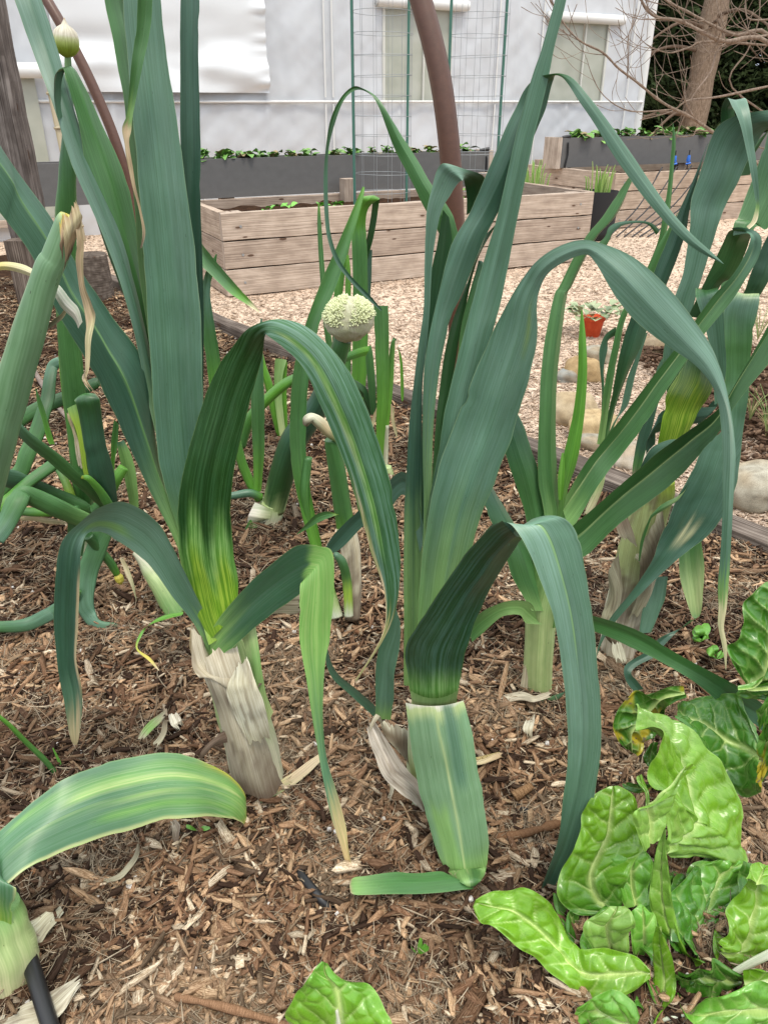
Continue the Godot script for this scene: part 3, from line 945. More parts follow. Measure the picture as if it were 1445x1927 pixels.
func rock(label: String, at: Vector3, size: Vector3, tint: Color, turn: float) -> void:
	var pos := PackedVector3Array()
	var col := PackedColorArray()
	var uv := PackedVector2Array()
	var sd := rng.randf() * 300.0
	for i in 19:
		for j in 29:
			var la := PI * i / 18.0
			var lo := TAU * (j % 28) / 28.0
			var d := Vector3(sin(la) * cos(lo), cos(la), sin(la) * sin(lo))
			d = d.sign() * Vector3(pow(absf(d.x), 0.8), pow(absf(d.y), 0.8), pow(absf(d.z), 0.8))
			var k := 1.0 + 0.20 * n1.get_noise_3d(d.x * 60.0 + sd, d.y * 60.0, d.z * 60.0) + 0.05 * n1.get_noise_3d(d.x * 240.0 + sd, d.y * 240.0, d.z * 240.0)
			pos.append(d * k * size * 0.5)
			var m := clampf(0.5 + n1.get_noise_3d(d.x * 90.0 + sd, d.y * 90.0 + 50.0, d.z * 90.0) * 1.4, 0.0, 1.0)
			col.append(tint.lerp(Color(0.42, 0.30, 0.16), m * 0.45))
			uv.append(Vector2(lo, la))
	var o := put(self, "rock", grid(19, 29, pos, col, uv, true), M.rock, at, Vector3(0, turn, 0))
	tag(o, label, "rock", "rocks edging the far bed")

func cage(label: String, at: Vector3, r: float, top: float, stakes: Array) -> void:
	var o := thing("wire_cage", label, "plant cage", at, 0.0, "wire cages in the planter")
	var rm := ring_mesh(r, 0.0014)
	var y := 0.03
	while y < top:
		put(o, "ring", rm, M.wire, Vector3(rng.randf_range(-0.004, 0.004), y, 0), Vector3(rng.randf_range(-1.2, 1.2), rng.randf() * 90.0, rng.randf_range(-1.2, 1.2)))
		y += 0.10
	for i in 12:
		var a := TAU * i / 12.0 + 0.2
		rod(o, "wire", [Vector3(cos(a) * r, -0.05, sin(a) * r), Vector3(cos(a) * r, top, sin(a) * r)], 0.0011, 0.0011, M.wire, 4)
	for s in stakes:
		rod(o, "stake", [Vector3(s, -0.1, r * 0.35), Vector3(s, top + 0.1, r * 0.35)], 0.008, 0.008, M.stake, 7)

var nth := ["first", "second", "third", "fourth", "fifth", "sixth", "seventh", "eighth", "ninth", "tenth", "eleventh", "twelfth", "thirteenth", "fourteenth", "fifteenth", "sixteenth"]

func make_background() -> void:
	# timber edging of the bed
	var ed := thing("timber_edging", "weathered grey timber edging the mulched bed", "edging", b0, 0.0)
	ed.rotation.y = atan2(-bd.z, bd.x)
	var x := -1.9
	for ln in [1.55, 1.62, 1.7, 1.5]:
		plank(ed, "beam", Vector3(x + ln / 2, -0.055 + rng.randf_range(-0.006, 0.006), -0.03), Vector3(ln - 0.006, 0.175, 0.062), M.oldwood, Color(0.95, 0.93, 0.90), 0.004)
		x += ln
	greenhouse()
	planter("long three board timber planter standing on the path with wire cages in it", 0.0, 0.0, 2.44, 1.2, 2)
	planter("timber planter farther right behind the black fabric pot", 3.56, 1.05, 2.44, 1.2, 3)
	gutter("long grey trough of strawberries above the near planter", -1.6, 1.215, 4.04, 0.10)
	gutter("grey strawberry trough with a timber end above the right planter", 3.53, 1.72, 3.0, 0.155)
	for s in [["near cage of wire rings in the planter, left of the brown hoop", 720.0, 4.95], ["wire ring cage in the planter, right of the brown hoop", 893.0, 5.1]]:
		var dx: float = (s[1] - 722.5) / 1456.0
		cage(s[0], Vector3(dx * s[2] / 1.12, 0.19, -s[2]), 0.165, 1.55, [-0.165, 0.14])
	hoop("thick copper brown hoop rising from behind the central leek", [Vector3(0.210, -0.004, -2.000), Vector3(0.194, 0.234, -2.000), Vector3(0.180, 0.422, -2.000), Vector3(0.167, 0.571, -2.000), Vector3(0.149, 0.721, -2.010), Vector3(0.124, 0.851, -2.030), Vector3(0.086, 0.975, -2.060), Vector3(0.038, 1.098, -2.100), Vector3(-0.038, 1.230, -2.160)], 0.0250)
	hoop("copper brown hoop farther back at left", [Vector3(-1.294, -0.142, -4.200), Vector3(-1.277, 0.162, -4.200), Vector3(-1.283, 0.391, -4.200), Vector3(-1.302, 0.562, -4.200), Vector3(-1.355, 0.748, -4.220), Vector3(-1.443, 0.971, -4.250), Vector3(-1.563, 1.198, -4.300), Vector3(-1.733, 1.425, -4.400)], 0.0250)
	# posts at left
	var po := thing("fence_post", "grey weathered square post at the left edge", "post", Vector3(-1.52, -0.02, -3.5))
	plank(po, "post_timber", Vector3(0, 0.85, 0), Vector3(0.125, 1.9, 0.125), M.oldwood, Color(0.92, 0.95, 1.0), 0.004)
	plank(po, "lower_timber", Vector3(0.03, 0.13, 0.11), Vector3(0.16, 0.34, 0.09), M.oldwood, Color(1.0, 0.95, 0.9), 0.004)
	rod(po, "wire", [Vector3(-0.2, 0.52, 0.07), Vector3(0.03, 0.50, 0.072), Vector3(0.068, 0.34, 0.07), Vector3(0.08, 0.30, 0.16)], 0.0025, 0.0025, M.wire, 5)
	var lg := thing("log_stump", "short sawn log standing at the back left of the bed", "log", Vector3(-1.30, -0.01, -3.56))
	var prof := [[0.001, 0.205], [0.068, 0.205], [0.073, 0.197], [0.075, 0.12], [0.077, 0.05], [0.079, -0.03]]
	var lc := Color(0.85, 0.82, 0.78)
	prof.reverse()
	put(lg, "trunk", lathe(prof, 22, 0.08, [lc, lc, lc, lc, lc, lc]), M.oldwood)
	var bp := thing("bamboo_pole", "bamboo pole leaning against the greenhouse film at left", "pole", loc(-0.42, 2.50, PATH))
	rod(bp, "cane", [Vector3(0.06, 0.0, 0.1), Vector3(0.02, 0.5, 0.05), Vector3(-0.03, 1.15, -0.02)], 0.028, 0.024, M.bamboo, 10)
	for i in 5:
		rod(bp, "node", [Vector3(0.055 - i * 0.018, 0.1 + i * 0.22, 0.09 - i * 0.02), Vector3(0.054 - i * 0.018, 0.115 + i * 0.22, 0.0885 - i * 0.02)], 0.031, 0.031, M.bamboo, 10)
	# strawberries along both troughs
	var green := [Color(0.12, 0.27, 0.05), Color(0.19, 0.36, 0.08), Color(0.08, 0.19, 0.035), Color(0.26, 0.20, 0.09)]
	for i in 16:
		var u := -0.05 + i * 0.155 + rng.randf_range(-0.03, 0.03)
		clump("strawberry_plant", nth[i] + " small strawberry plant from the left on the near grey trough", "strawberry", "strawberries in the near trough", loc(u, 1.30, 0.445), 20, 0.068 * rng.randf_range(0.8, 1.2), 0.05, green)
	for i in 9:
		var u := 3.72 + i * 0.28 + rng.randf_range(-0.05, 0.05)
		clump("strawberry_plant", nth[i] + " strawberry plant from the timber end of the right grey trough", "strawberry", "strawberries in the right trough", loc(u, 1.82, 0.498), 22, 0.10 * rng.randf_range(0.8, 1.2), 0.06, green)
	for i in 5:
		clump("young_plant", nth[i] + " low green seedling from the left end of the near planter", "seedling", "seedlings in the near planter", loc(0.42 + i * 0.16, 0.45 + 0.12 * (i % 2), 0.185), 7, 0.055, 0.06, [Color(0.12, 0.36, 0.04), Color(0.16, 0.42, 0.06)])
	for i in 3:
		clump("young_plant", nth[i] + " of three seedlings at the right end of the near planter", "seedling", "seedlings in the near planter", loc(2.0 + i * 0.13, 0.9, 0.185), 7, 0.05, 0.06, [Color(0.14, 0.32, 0.05), Color(0.20, 0.40, 0.08)])
	# fabric pots with leafy shoots between the planters
	for i in 2:
		var pt := thing("fabric_pot", ["black fabric pot of green shoots at the end of the near planter", "black fabric pot half hidden behind the near planter"][i], "plant pot", loc(3.12 - i * 0.42, 0.72 + i * 0.25, PATH), 0.0, "black fabric pots")
		var pp := [[0.001, 0.30], [0.125, 0.30], [0.135, 0.345], [0.142, 0.345], [0.14, 0.2], [0.132, 0.06], [0.125, 0.0], [0.001, 0.0]]
		pp.reverse()
		put(pt, "bag", lathe(pp, 24, 0.06), M.cloth)
		for k in 26:
			var a := rng.randf() * TAU
			var r := rng.randf() * 0.10
			var top := Vector3(cos(a) * (r + 0.03), rng.randf_range(0.42, 0.56), sin(a) * (r + 0.03))
			rod(pt, "shoot", [Vector3(cos(a) * r, 0.29, sin(a) * r), (Vector3(cos(a) * r, 0.4, sin(a) * r) + top) * 0.5, top], 0.008, 0.002, mat(Color(0.17, 0.36, 0.05).lerp(Color(0.34, 0.44, 0.14), rng.randf()), 0.5), 5)
	# drip lines and valves on the right planter
	for i in 6:
		var a := loc(3.95 + i * 0.16, 0.98, 0.30)
		var b := loc(3.25 + i * 0.05, 0.70 - i * 0.03, PATH + 0.01)
		var o := rod(self, "drip_line", [a + Vector3(0, -0.05, -0.05), a + Vector3(0, 0.02, 0.05), a.lerp(b, 0.4) + Vector3(0, -0.08, 0), b], 0.006, 0.006, M.black, 6)
		tag(o, nth[i] + " from the left of the black drip lines hanging on the right planter", "hose", "black drip lines on the right planter")
	for i in 2:
		var v := thing("valve_stake", ["blue handled valve stake on the right planter, left one", "blue handled valve stake on the right planter, right one"][i], "valve", loc(4.35 + i * 0.16, 1.22, 0.17), 0.0, "blue valves")
		rod(v, "riser", [Vector3(0, 0, 0), Vector3(0, 0.26, 0)], 0.005, 0.005, M.black, 6)
		rod(v, "cap", [Vector3(0, 0.17, 0), Vector3(0, 0.22, 0.004)], 0.018, 0.012, M.blue, 8)
		rod(v, "handle", [Vector3(-0.02, 0.15, 0.012), Vector3(0.02, 0.16, 0.012)], 0.008, 0.008, M.blue, 6)
	# terracotta pot on the path
	var tp := thing("potted_plant", "small round leaved plant in an orange plastic pot on the path", "potted plant", Vector3(0.931, -0.140, -3.440))
	var cp := [[0.001, 0.0], [0.033, 0.0], [0.046, 0.072], [0.050, 0.072], [0.050, 0.088], [0.045, 0.088], [0.043, 0.07], [0.001, 0.068]]
	put(tp, "pot", lathe(cp, 26), M.clay)
	for i in 38:
		var a := i * 2.4
		var r := 0.02 + 0.075 * sqrt(rng.randf())
		var q := Vector3(cos(a) * r * 1.3 + 0.015, 0.10 + rng.randf() * 0.05 - r * 0.3, sin(a) * r)
		var lf := leaflet(0.045, 0.052)
		put(tp, "leaf", lf, mat(Color(0.17, 0.24, 0.11).lerp(Color(0.34, 0.38, 0.22), rng.randf()), 0.4), q, Vector3(rng.randf_range(-30, 10), rad_to_deg(-a) + 90.0, 0))
		if i % 3 == 0:
			rod(tp, "stem", [Vector3(0, 0.07, 0), q], 0.0015, 0.0012, mat(Color(0.3, 0.2, 0.1), 0.6), 5)
	far_bed()
	trees()
	# drip hoses in the foreground
	hose("black drip hose lying beside the leek in the bottom left corner", [Vector3(-0.400, 0.030, -0.545), Vector3(-0.375, 0.035, -0.505), Vector3(-0.340, 0.035, -0.456), Vector3(-0.314, 0.030, -0.419), Vector3(-0.289, 0.025, -0.385)], 0.0080)
	hose("short length of black drip hose showing through the mulch at bottom centre", [Vector3(-0.130, -0.012, -0.639), Vector3(-0.098, 0.008, -0.588), Vector3(-0.078, 0.013, -0.560), Vector3(-0.064, 0.006, -0.548), Vector3(-0.048, -0.015, -0.539)], 0.0055)
	hose("length of black drip hose half buried right of the folded leaf", [Vector3(0.156, -0.010, -0.711), Vector3(0.173, 0.004, -0.677), Vector3(0.194, 0.000, -0.665), Vector3(0.219, -0.008, -0.652)], 0.0055)
	hose("black drip hose crossing the soil behind the left leek", [Vector3(-0.260, -0.006, -1.278), Vector3(-0.219, 0.006, -1.212), Vector3(-0.187, 0.004, -1.188), Vector3(-0.158, -0.008, -1.188)], 0.0055)
	stick("brown broken stick lying right of the folded leaf", [Vector3(0.127, 0.012, -0.631), Vector3(0.155, 0.018, -0.629), Vector3(0.181, 0.018, -0.636), Vector3(0.213, 0.012, -0.652)], 0.0055, Color(0.24, 0.14, 0.08))
	stick("short cut stick end among the chips near the central leek", [Vector3(0.163, 0.012, -0.691), Vector3(0.186, 0.020, -0.702)], 0.007, Color(0.36, 0.22, 0.12))
	stick("long thin pale twig at the bottom of the bed", [Vector3(-0.203, 0.010, -0.447), Vector3(-0.154, 0.014, -0.435), Vector3(-0.081, 0.010, -0.418)], 0.004, Color(0.34, 0.2, 0.12))
	stick("grey twig lying on the mulch at far left", [Vector3(-1.152, 0.020, -2.461), Vector3(-0.969, 0.030, -2.146), Vector3(-0.857, 0.020, -1.979)], 0.008, Color(0.30, 0.25, 0.22))
	stick("pale straw stalk lying right of the central leek", [Vector3(0.117, 0.012, -0.748), Vector3(0.154, 0.014, -0.760)], 0.006, Color(0.52, 0.42, 0.2))

func hose(label: String, pts: Array, r: float) -> void:
	var o := rod(self, "drip_hose", pts, r, r, M.black, 12)
	tag(o, label, "hose", "black drip hoses in the bed")

func stick(label: String, pts: Array, r: float, c: Color) -> void:
	var o := rod(self, "stick", pts, r, r * 0.8, M.chip, 8, c, 0.5)
	tag(o, label, "stick")

func hoop(label: String, pts: Array, r: float) -> void:
	var o := rod(self, "pipe_hoop", pts, r, r, M.copper, 18)
	tag(o, label, "pipe", "copper brown hoops")

func gutter(label: String, u: float, v: float, ln: float, lift: float) -> void:
	var o := thing("strawberry_trough", label, "trough", loc(u, v, lift + PATH), TURN, "grey strawberry troughs")
	var y0 := 0.275
	var st := BoxMesh.new()
	st.size = Vector3(ln, 0.235, 0.02)
	put(o, "front_panel", st, M.gutter, Vector3(ln / 2, y0 + 0.117, -0.01))
	put(o, "back_panel", st, M.gutter, Vector3(ln / 2, y0 + 0.117, -0.19))
	var bt := BoxMesh.new()
	bt.size = Vector3(ln, 0.02, 0.156)
	put(o, "base_panel", bt, M.gutter, Vector3(ln / 2, y0 + 0.012, -0.1))
	var sl := BoxMesh.new()
	sl.size = Vector3(ln - 0.02, 0.17, 0.156)
	put(o, "compost", sl, M.soil, Vector3(ln / 2, y0 + 0.12, -0.1))
	plank(o, "end_board", Vector3(-0.022, y0 + 0.115, -0.1), Vector3(0.04, 0.245, 0.2), M.wood)
	plank(o, "end_board", Vector3(ln + 0.022, y0 + 0.115, -0.1), Vector3(0.04, 0.245, 0.2), M.wood)
	for k in [0.12, ln * 0.5, ln - 0.12]:
		plank(o, "leg", Vector3(k, (y0 - lift) * 0.5, -0.1), Vector3(0.09, y0 + lift, 0.09), M.wood, Color(0.9, 0.86, 0.83))
	for k in [0.05, ln - 0.03]:
		rod(o, "cable", [Vector3(k, y0 + 0.2, 0.012), Vector3(k + 0.005, y0 + 0.1, 0.014), Vector3(k, y0 - 0.02, 0.012), Vector3(k + 0.18, y0 - 0.03, 0.02)], 0.008, 0.008, M.black, 6)
		rod(o, "clip", [Vector3(k - 0.04, y0 + 0.235, -0.02), Vector3(k + 0.03, y0 + 0.25, 0.0)], 0.014, 0.012, M.black, 6)

func sheet(parent: Node, called: String, u0: float, u1: float, y0: float, y1: float, z: float, m: Material, nu: int, nv: int, relief: Callable) -> MeshInstance3D:
	var pos := PackedVector3Array()
	var uv := PackedVector2Array()
	for i in nv + 1:
		for j in nu + 1:
			var x := lerpf(u0, u1, float(j) / nu)
			var y := lerpf(y1, y0, float(i) / nv)
			pos.append(Vector3(x, y, z + relief.call(x, y)))
			uv.append(Vector2(x, y))
	return put(parent, called, grid(nv + 1, nu + 1, pos, PackedColorArray(), uv), m)

func greenhouse() -> void:
	var o := thing("greenhouse", "white plastic film greenhouse with clear window panels behind the planters", "greenhouse", loc(0.0, 2.66, PATH), TURN)
	var g := -PATH
	var film := func(x: float, y: float) -> float:
		var d := n2.get_noise_2d(x * 40.0, y * 30.0) * 0.030
		d += n1.get_noise_2d(x * 420.0 + y * 60.0, y * 22.0) * 0.010                   # hanging folds
		d += n1.get_noise_2d(x * 260.0 - y * 300.0, y * 60.0 + x * 60.0) * 0.007 + n1.get_noise_2d(x * 300.0 + y * 420.0, y * 80.0) * 0.004        # slanting pulls
		d += 0.014 * exp(-pow(fposmod(x + 0.3, 0.61) - 0.3, 2.0) / 0.0004)             # studs behind
		return d
	sheet(o, "film_lower", -2.2, 5.23, 0.0, 0.80 + g, 0.0, M.film, 420, 60, film)
	# upper film leaves the window openings free
	var openings := [[-1.25, -0.49, 0.22, 0.99], [2.29, 2.95, 0.80, 1.50], [4.04, 4.71, 0.80, 1.46]]
	var cuts := [[-2.2, 2.29], [2.95, 4.04], [4.71, 5.23]]
	for c in cuts:
		sheet(o, "film_upper", c[0], c[1], 0.80 + g, 2.6 + g, 0.0, M.film, int((c[1] - c[0]) * 56), 90, film)
	for w in [openings[1], openings[2]]:
		sheet(o, "film_upper", w[0], w[1], w[3] + g, 2.6 + g, 0.0, M.film, 24, 30, film)
		var wn := Node3D.new()
		wn.name = "window"
		o.add_child(wn, true)
		sheet(wn, "pane", w[0] + 0.002, w[1] - 0.002, w[2] + g, w[3] + g, -0.02, M.pane, 16, 16, func(x, y): return n1.get_noise_2d(x * 300.0, y * 200.0) * 0.006)
		for s in [[w[0], 0.022], [w[1], 0.022], [(w[0] + w[1]) * 0.5 + 0.06, 0.014]]:
			plank(wn, "frame", Vector3(s[0], (w[2] + w[3]) * 0.5 + g, -0.004), Vector3(s[1], w[3] - w[2], 0.02), M.trim, Color.WHITE, 0.0)
		rod(wn, "roll_tube", [Vector3(w[0] - 0.08, w[3] + 0.03 + g, 0.03), Vector3(w[1] + 0.14, w[3] + 0.03 + g, 0.03)], 0.042, 0.042, M.pvc, 14)
	# seam rail and corner post
	rod(o, "seam", [Vector3(-2.2, 0.80 + g, 0.03), Vector3(1.0, 0.797 + g, 0.03), Vector3(3.0, 0.80 + g, 0.03), Vector3(5.23, 0.80 + g, 0.03)], 0.010, 0.010, M.pvc, 8)
	rod(o, "corner_post", [Vector3(5.24, 0, -0.02), Vector3(5.24, 2.6 + g, -0.02)], 0.045, 0.045, M.pvc, 12)
	for u in [0.62, 1.72, 1.79, 3.42, 3.9, 5.0]:
		rod(o, "batten", [Vector3(u, 0.02, 0.022), Vector3(u + 0.01, 0.78 + g, 0.026)], 0.008, 0.008, M.pvc, 6)
		rod(o, "batten", [Vector3(u + 0.01, 0.83 + g, 0.026), Vector3(u + 0.02, 2.5 + g, 0.022)], 0.008, 0.008, M.pvc, 6)
	# side wall, back wall and roof close the house
	sheet(o, "roof", -2.2, 5.23, 0.0, 1.0, 0.0, M.film, 40, 2, func(_x, _y): return 0.0).transform = Transform3D(Basis(Vector3(1, 0, 0), Vector3(0, 0.6, -2.2), Vector3(0, 0, 1)), Vector3(0, 2.6 + g, -0.05))
	var sd := sheet(o, "side_film", 0.0, 3.6, 0.0, 2.6 + g, 0.0, M.film, 60, 40, film)
	sd.position = Vector3(5.25, 0, -0.03)
	sd.rotation_degrees.y = 90
	sheet(o, "back_film", -2.2, 5.23, 0.0, 3.2 + g, -3.7, M.film, 60, 20, film)
	# loose flap at left, hung over the upper film
	var fl := sheet(o, "flap", -0.35, 1.23, 0.86 + g, 2.5 + g, 0.06, M.flap, 90, 70, func(x, y):
		var k := smoothstep(1.75, 0.95, y)
		return 0.03 * sin(y * 13.0 + 2.0 * n1.get_noise_2d(x * 120.0, y * 120.0)) * k + n1.get_noise_2d(x * 90.0, y * 350.0) * 0.035 * k + 0.03 * smoothstep(1.05, 1.23, x) * n1.get_noise_2d(y * 1100.0, 9.0))
	fl.set_meta("label", "loose white flap of film hanging over the left of the wall")
	# door panel at far left
	var dr := Node3D.new()
	dr.name = "door"
	o.add_child(dr, true)
	sheet(dr, "pane", -1.9, -0.52, 0.12, 0.98 + g, 0.045, M.pane, 20, 16, func(x, y): return n1.get_noise_2d(x * 300.0, y * 200.0) * 0.006)
	rod(dr, "roll_tube", [Vector3(-2.0, 0.99 + g, 0.1), Vector3(-0.46, 0.99 + g, 0.1)], 0.05, 0.05, M.pvc, 14)
	plank(dr, "frame", Vector3(-1.2, 0.13, 0.07), Vector3(1.4, 0.05, 0.03), M.wood)

func far_bed() -> void:
	# dark herb bed ringed with stones beyond the edging
	var pos := PackedVector3Array()
	var uv := PackedVector2Array()
	for i in 40:
		for j in 40:
			var x := 0.95 + 1.7 * j / 39.0
			var z := -1.65 - 1.75 * i / 39.0 + (x - 0.95) * 0.35
			var edge := minf(minf(j, 39 - j), minf(i, 39 - i)) / 6.0
			pos.append(Vector3(x + n1.get_noise_2d(i * 30.0, j * 30.0) * 0.05, PATH - 0.03 + 0.065 * clampf(edge, 0.0, 1.0) + n1.get_noise_2d(x * 700.0, z * 700.0) * 0.02, z))
			uv.append(Vector2(x, z))
	var g := put(self, "herb_bed_soil", grid(40, 40, pos, PackedColorArray(), uv), M.soil)
	structure(g)
	var spot := func() -> Vector3:
		var x := rng.randf_range(1.0, 2.6)
		var z := -1.7 - rng.randf() * 1.65 + (x - 0.95) * 0.35
		return Vector3(x, PATH + 0.04 + n1.get_noise_2d(x * 700.0, z * 700.0) * 0.02, z)
	var hue := func(_s) -> Color: return Color(0.10, 0.062, 0.042).lerp(Color(0.33, 0.22, 0.15), pow(rng.randf(), 2.0))
	scatter("dark_mulch", "dark crumbly mulch on the stone edged herb bed", [chip_mesh(0.022, 0.008, 0.005), chip_mesh(0.014, 0.010, 0.007)], 9000, spot, hue, 0.3)
	var grey := Color(0.46, 0.46, 0.42)
	var tan := Color(0.66, 0.58, 0.44)
	var blue := Color(0.42, 0.47, 0.50)
	var list := [
		["tan boulder nearest the upright bright leek leaf", Vector3(0.628, -0.100, -2.413), Vector3(0.19, 0.14, 0.16), tan, 20.0],
		["long yellowish stone beside the tan boulder", Vector3(0.653, -0.100, -2.269), Vector3(0.20, 0.11, 0.13), Color(0.70, 0.58, 0.38), 40.0],
		["small blue grey stone behind the tan boulder", Vector3(0.695, -0.110, -2.803), Vector3(0.13, 0.07, 0.10), blue, 0.0],
		["ochre topped stone left of the far herb bed", Vector3(0.747, -0.090, -2.817), Vector3(0.17, 0.11, 0.13), Color(0.55, 0.42, 0.25), -20.0],
		["grey stone just in front of the orange pot", Vector3(0.853, -0.100, -3.049), Vector3(0.17, 0.09, 0.13), grey, 10.0],
		["large pale grey stone at the right edge", Vector3(0.984, -0.090, -1.824), Vector3(0.26, 0.13, 0.20), Color(0.52, 0.52, 0.47), 15.0],
		["flat pale stone behind the crossing leaves", Vector3(0.727, -0.110, -2.062), Vector3(0.20, 0.08, 0.14), Color(0.60, 0.58, 0.54), 30.0],
		["flat grey stone left of the pale one behind the leaves", Vector3(0.635, -0.110, -2.159), Vector3(0.14, 0.06, 0.10), grey, -15.0],
		["brown stone at the back of the herb bed", Vector3(1.113, -0.100, -3.182), Vector3(0.24, 0.10, 0.14), Color(0.40, 0.34, 0.26), -10.0]]
	for r in list:
		rock(r[0], r[1] - Vector3(0, 0.015, 0), r[2] * 0.88, r[3], r[4])
	for k in 3:
		var c: Vector3 = [Vector3(1.573, -0.100, -3.223), Vector3(1.144, -0.100, -2.159), Vector3(1.151, -0.100, -2.292)][k]
		var o := thing("grass_tuft", ["tuft of wiry grass at the right edge of the herb bed", "fine grassy herb near the large pale stone", "thin leaved herb left of the pale stone"][k], "grass", c, 0.0, "tufts in the herb bed")
		for i in 16:
			var a := rng.randf() * TAU
			var l := rng.randf_range(0.08, 0.24) * (1.0 if k == 0 else 0.6)
			rod(o, "blade", [Vector3.ZERO, Vector3(cos(a) * l * 0.2, l * 0.6, sin(a) * l * 0.2), Vector3(cos(a) * l * 0.6, l, sin(a) * l * 0.6)], 0.0018, 0.0006, mat(Color(0.13, 0.27, 0.06).lerp(Color(0.36, 0.30, 0.14), rng.randf()), 0.6), 4)

func branch(o: Node3D, pts: Array, r0: float, r1: float, depth: int) -> void:
	rod(o, "branch", pts, r0, r1, M.bark, 7, Color(0.40, 0.33, 0.275), 0.35)
	if depth <= 0:
		return
	for i in range(1, pts.size()):
		for k in 2:
			if rng.randf() < 0.25:
				continue
			var a: Vector3 = pts[i - 1].lerp(pts[i], rng.randf_range(0.2, 0.9))
			var d: Vector3 = (pts[i] - pts[i - 1]).normalized()
			var side := Vector3(rng.randf_range(-1, 1), rng.randf_range(-0.5, 1.0), rng.randf_range(-1, 1))
			var l := rng.randf_range(0.15, 0.45)
			var q1 := a + (d * 0.5 + side * 0.6).normalized() * l * 0.5
			var q2 := q1 + (d * 0.4 + side * 0.8 + Vector3(0, 0.3, 0)).normalized() * l * 0.5
			branch(o, [a, q1, q2], r1 * 0.65, 0.0017, depth - 1)

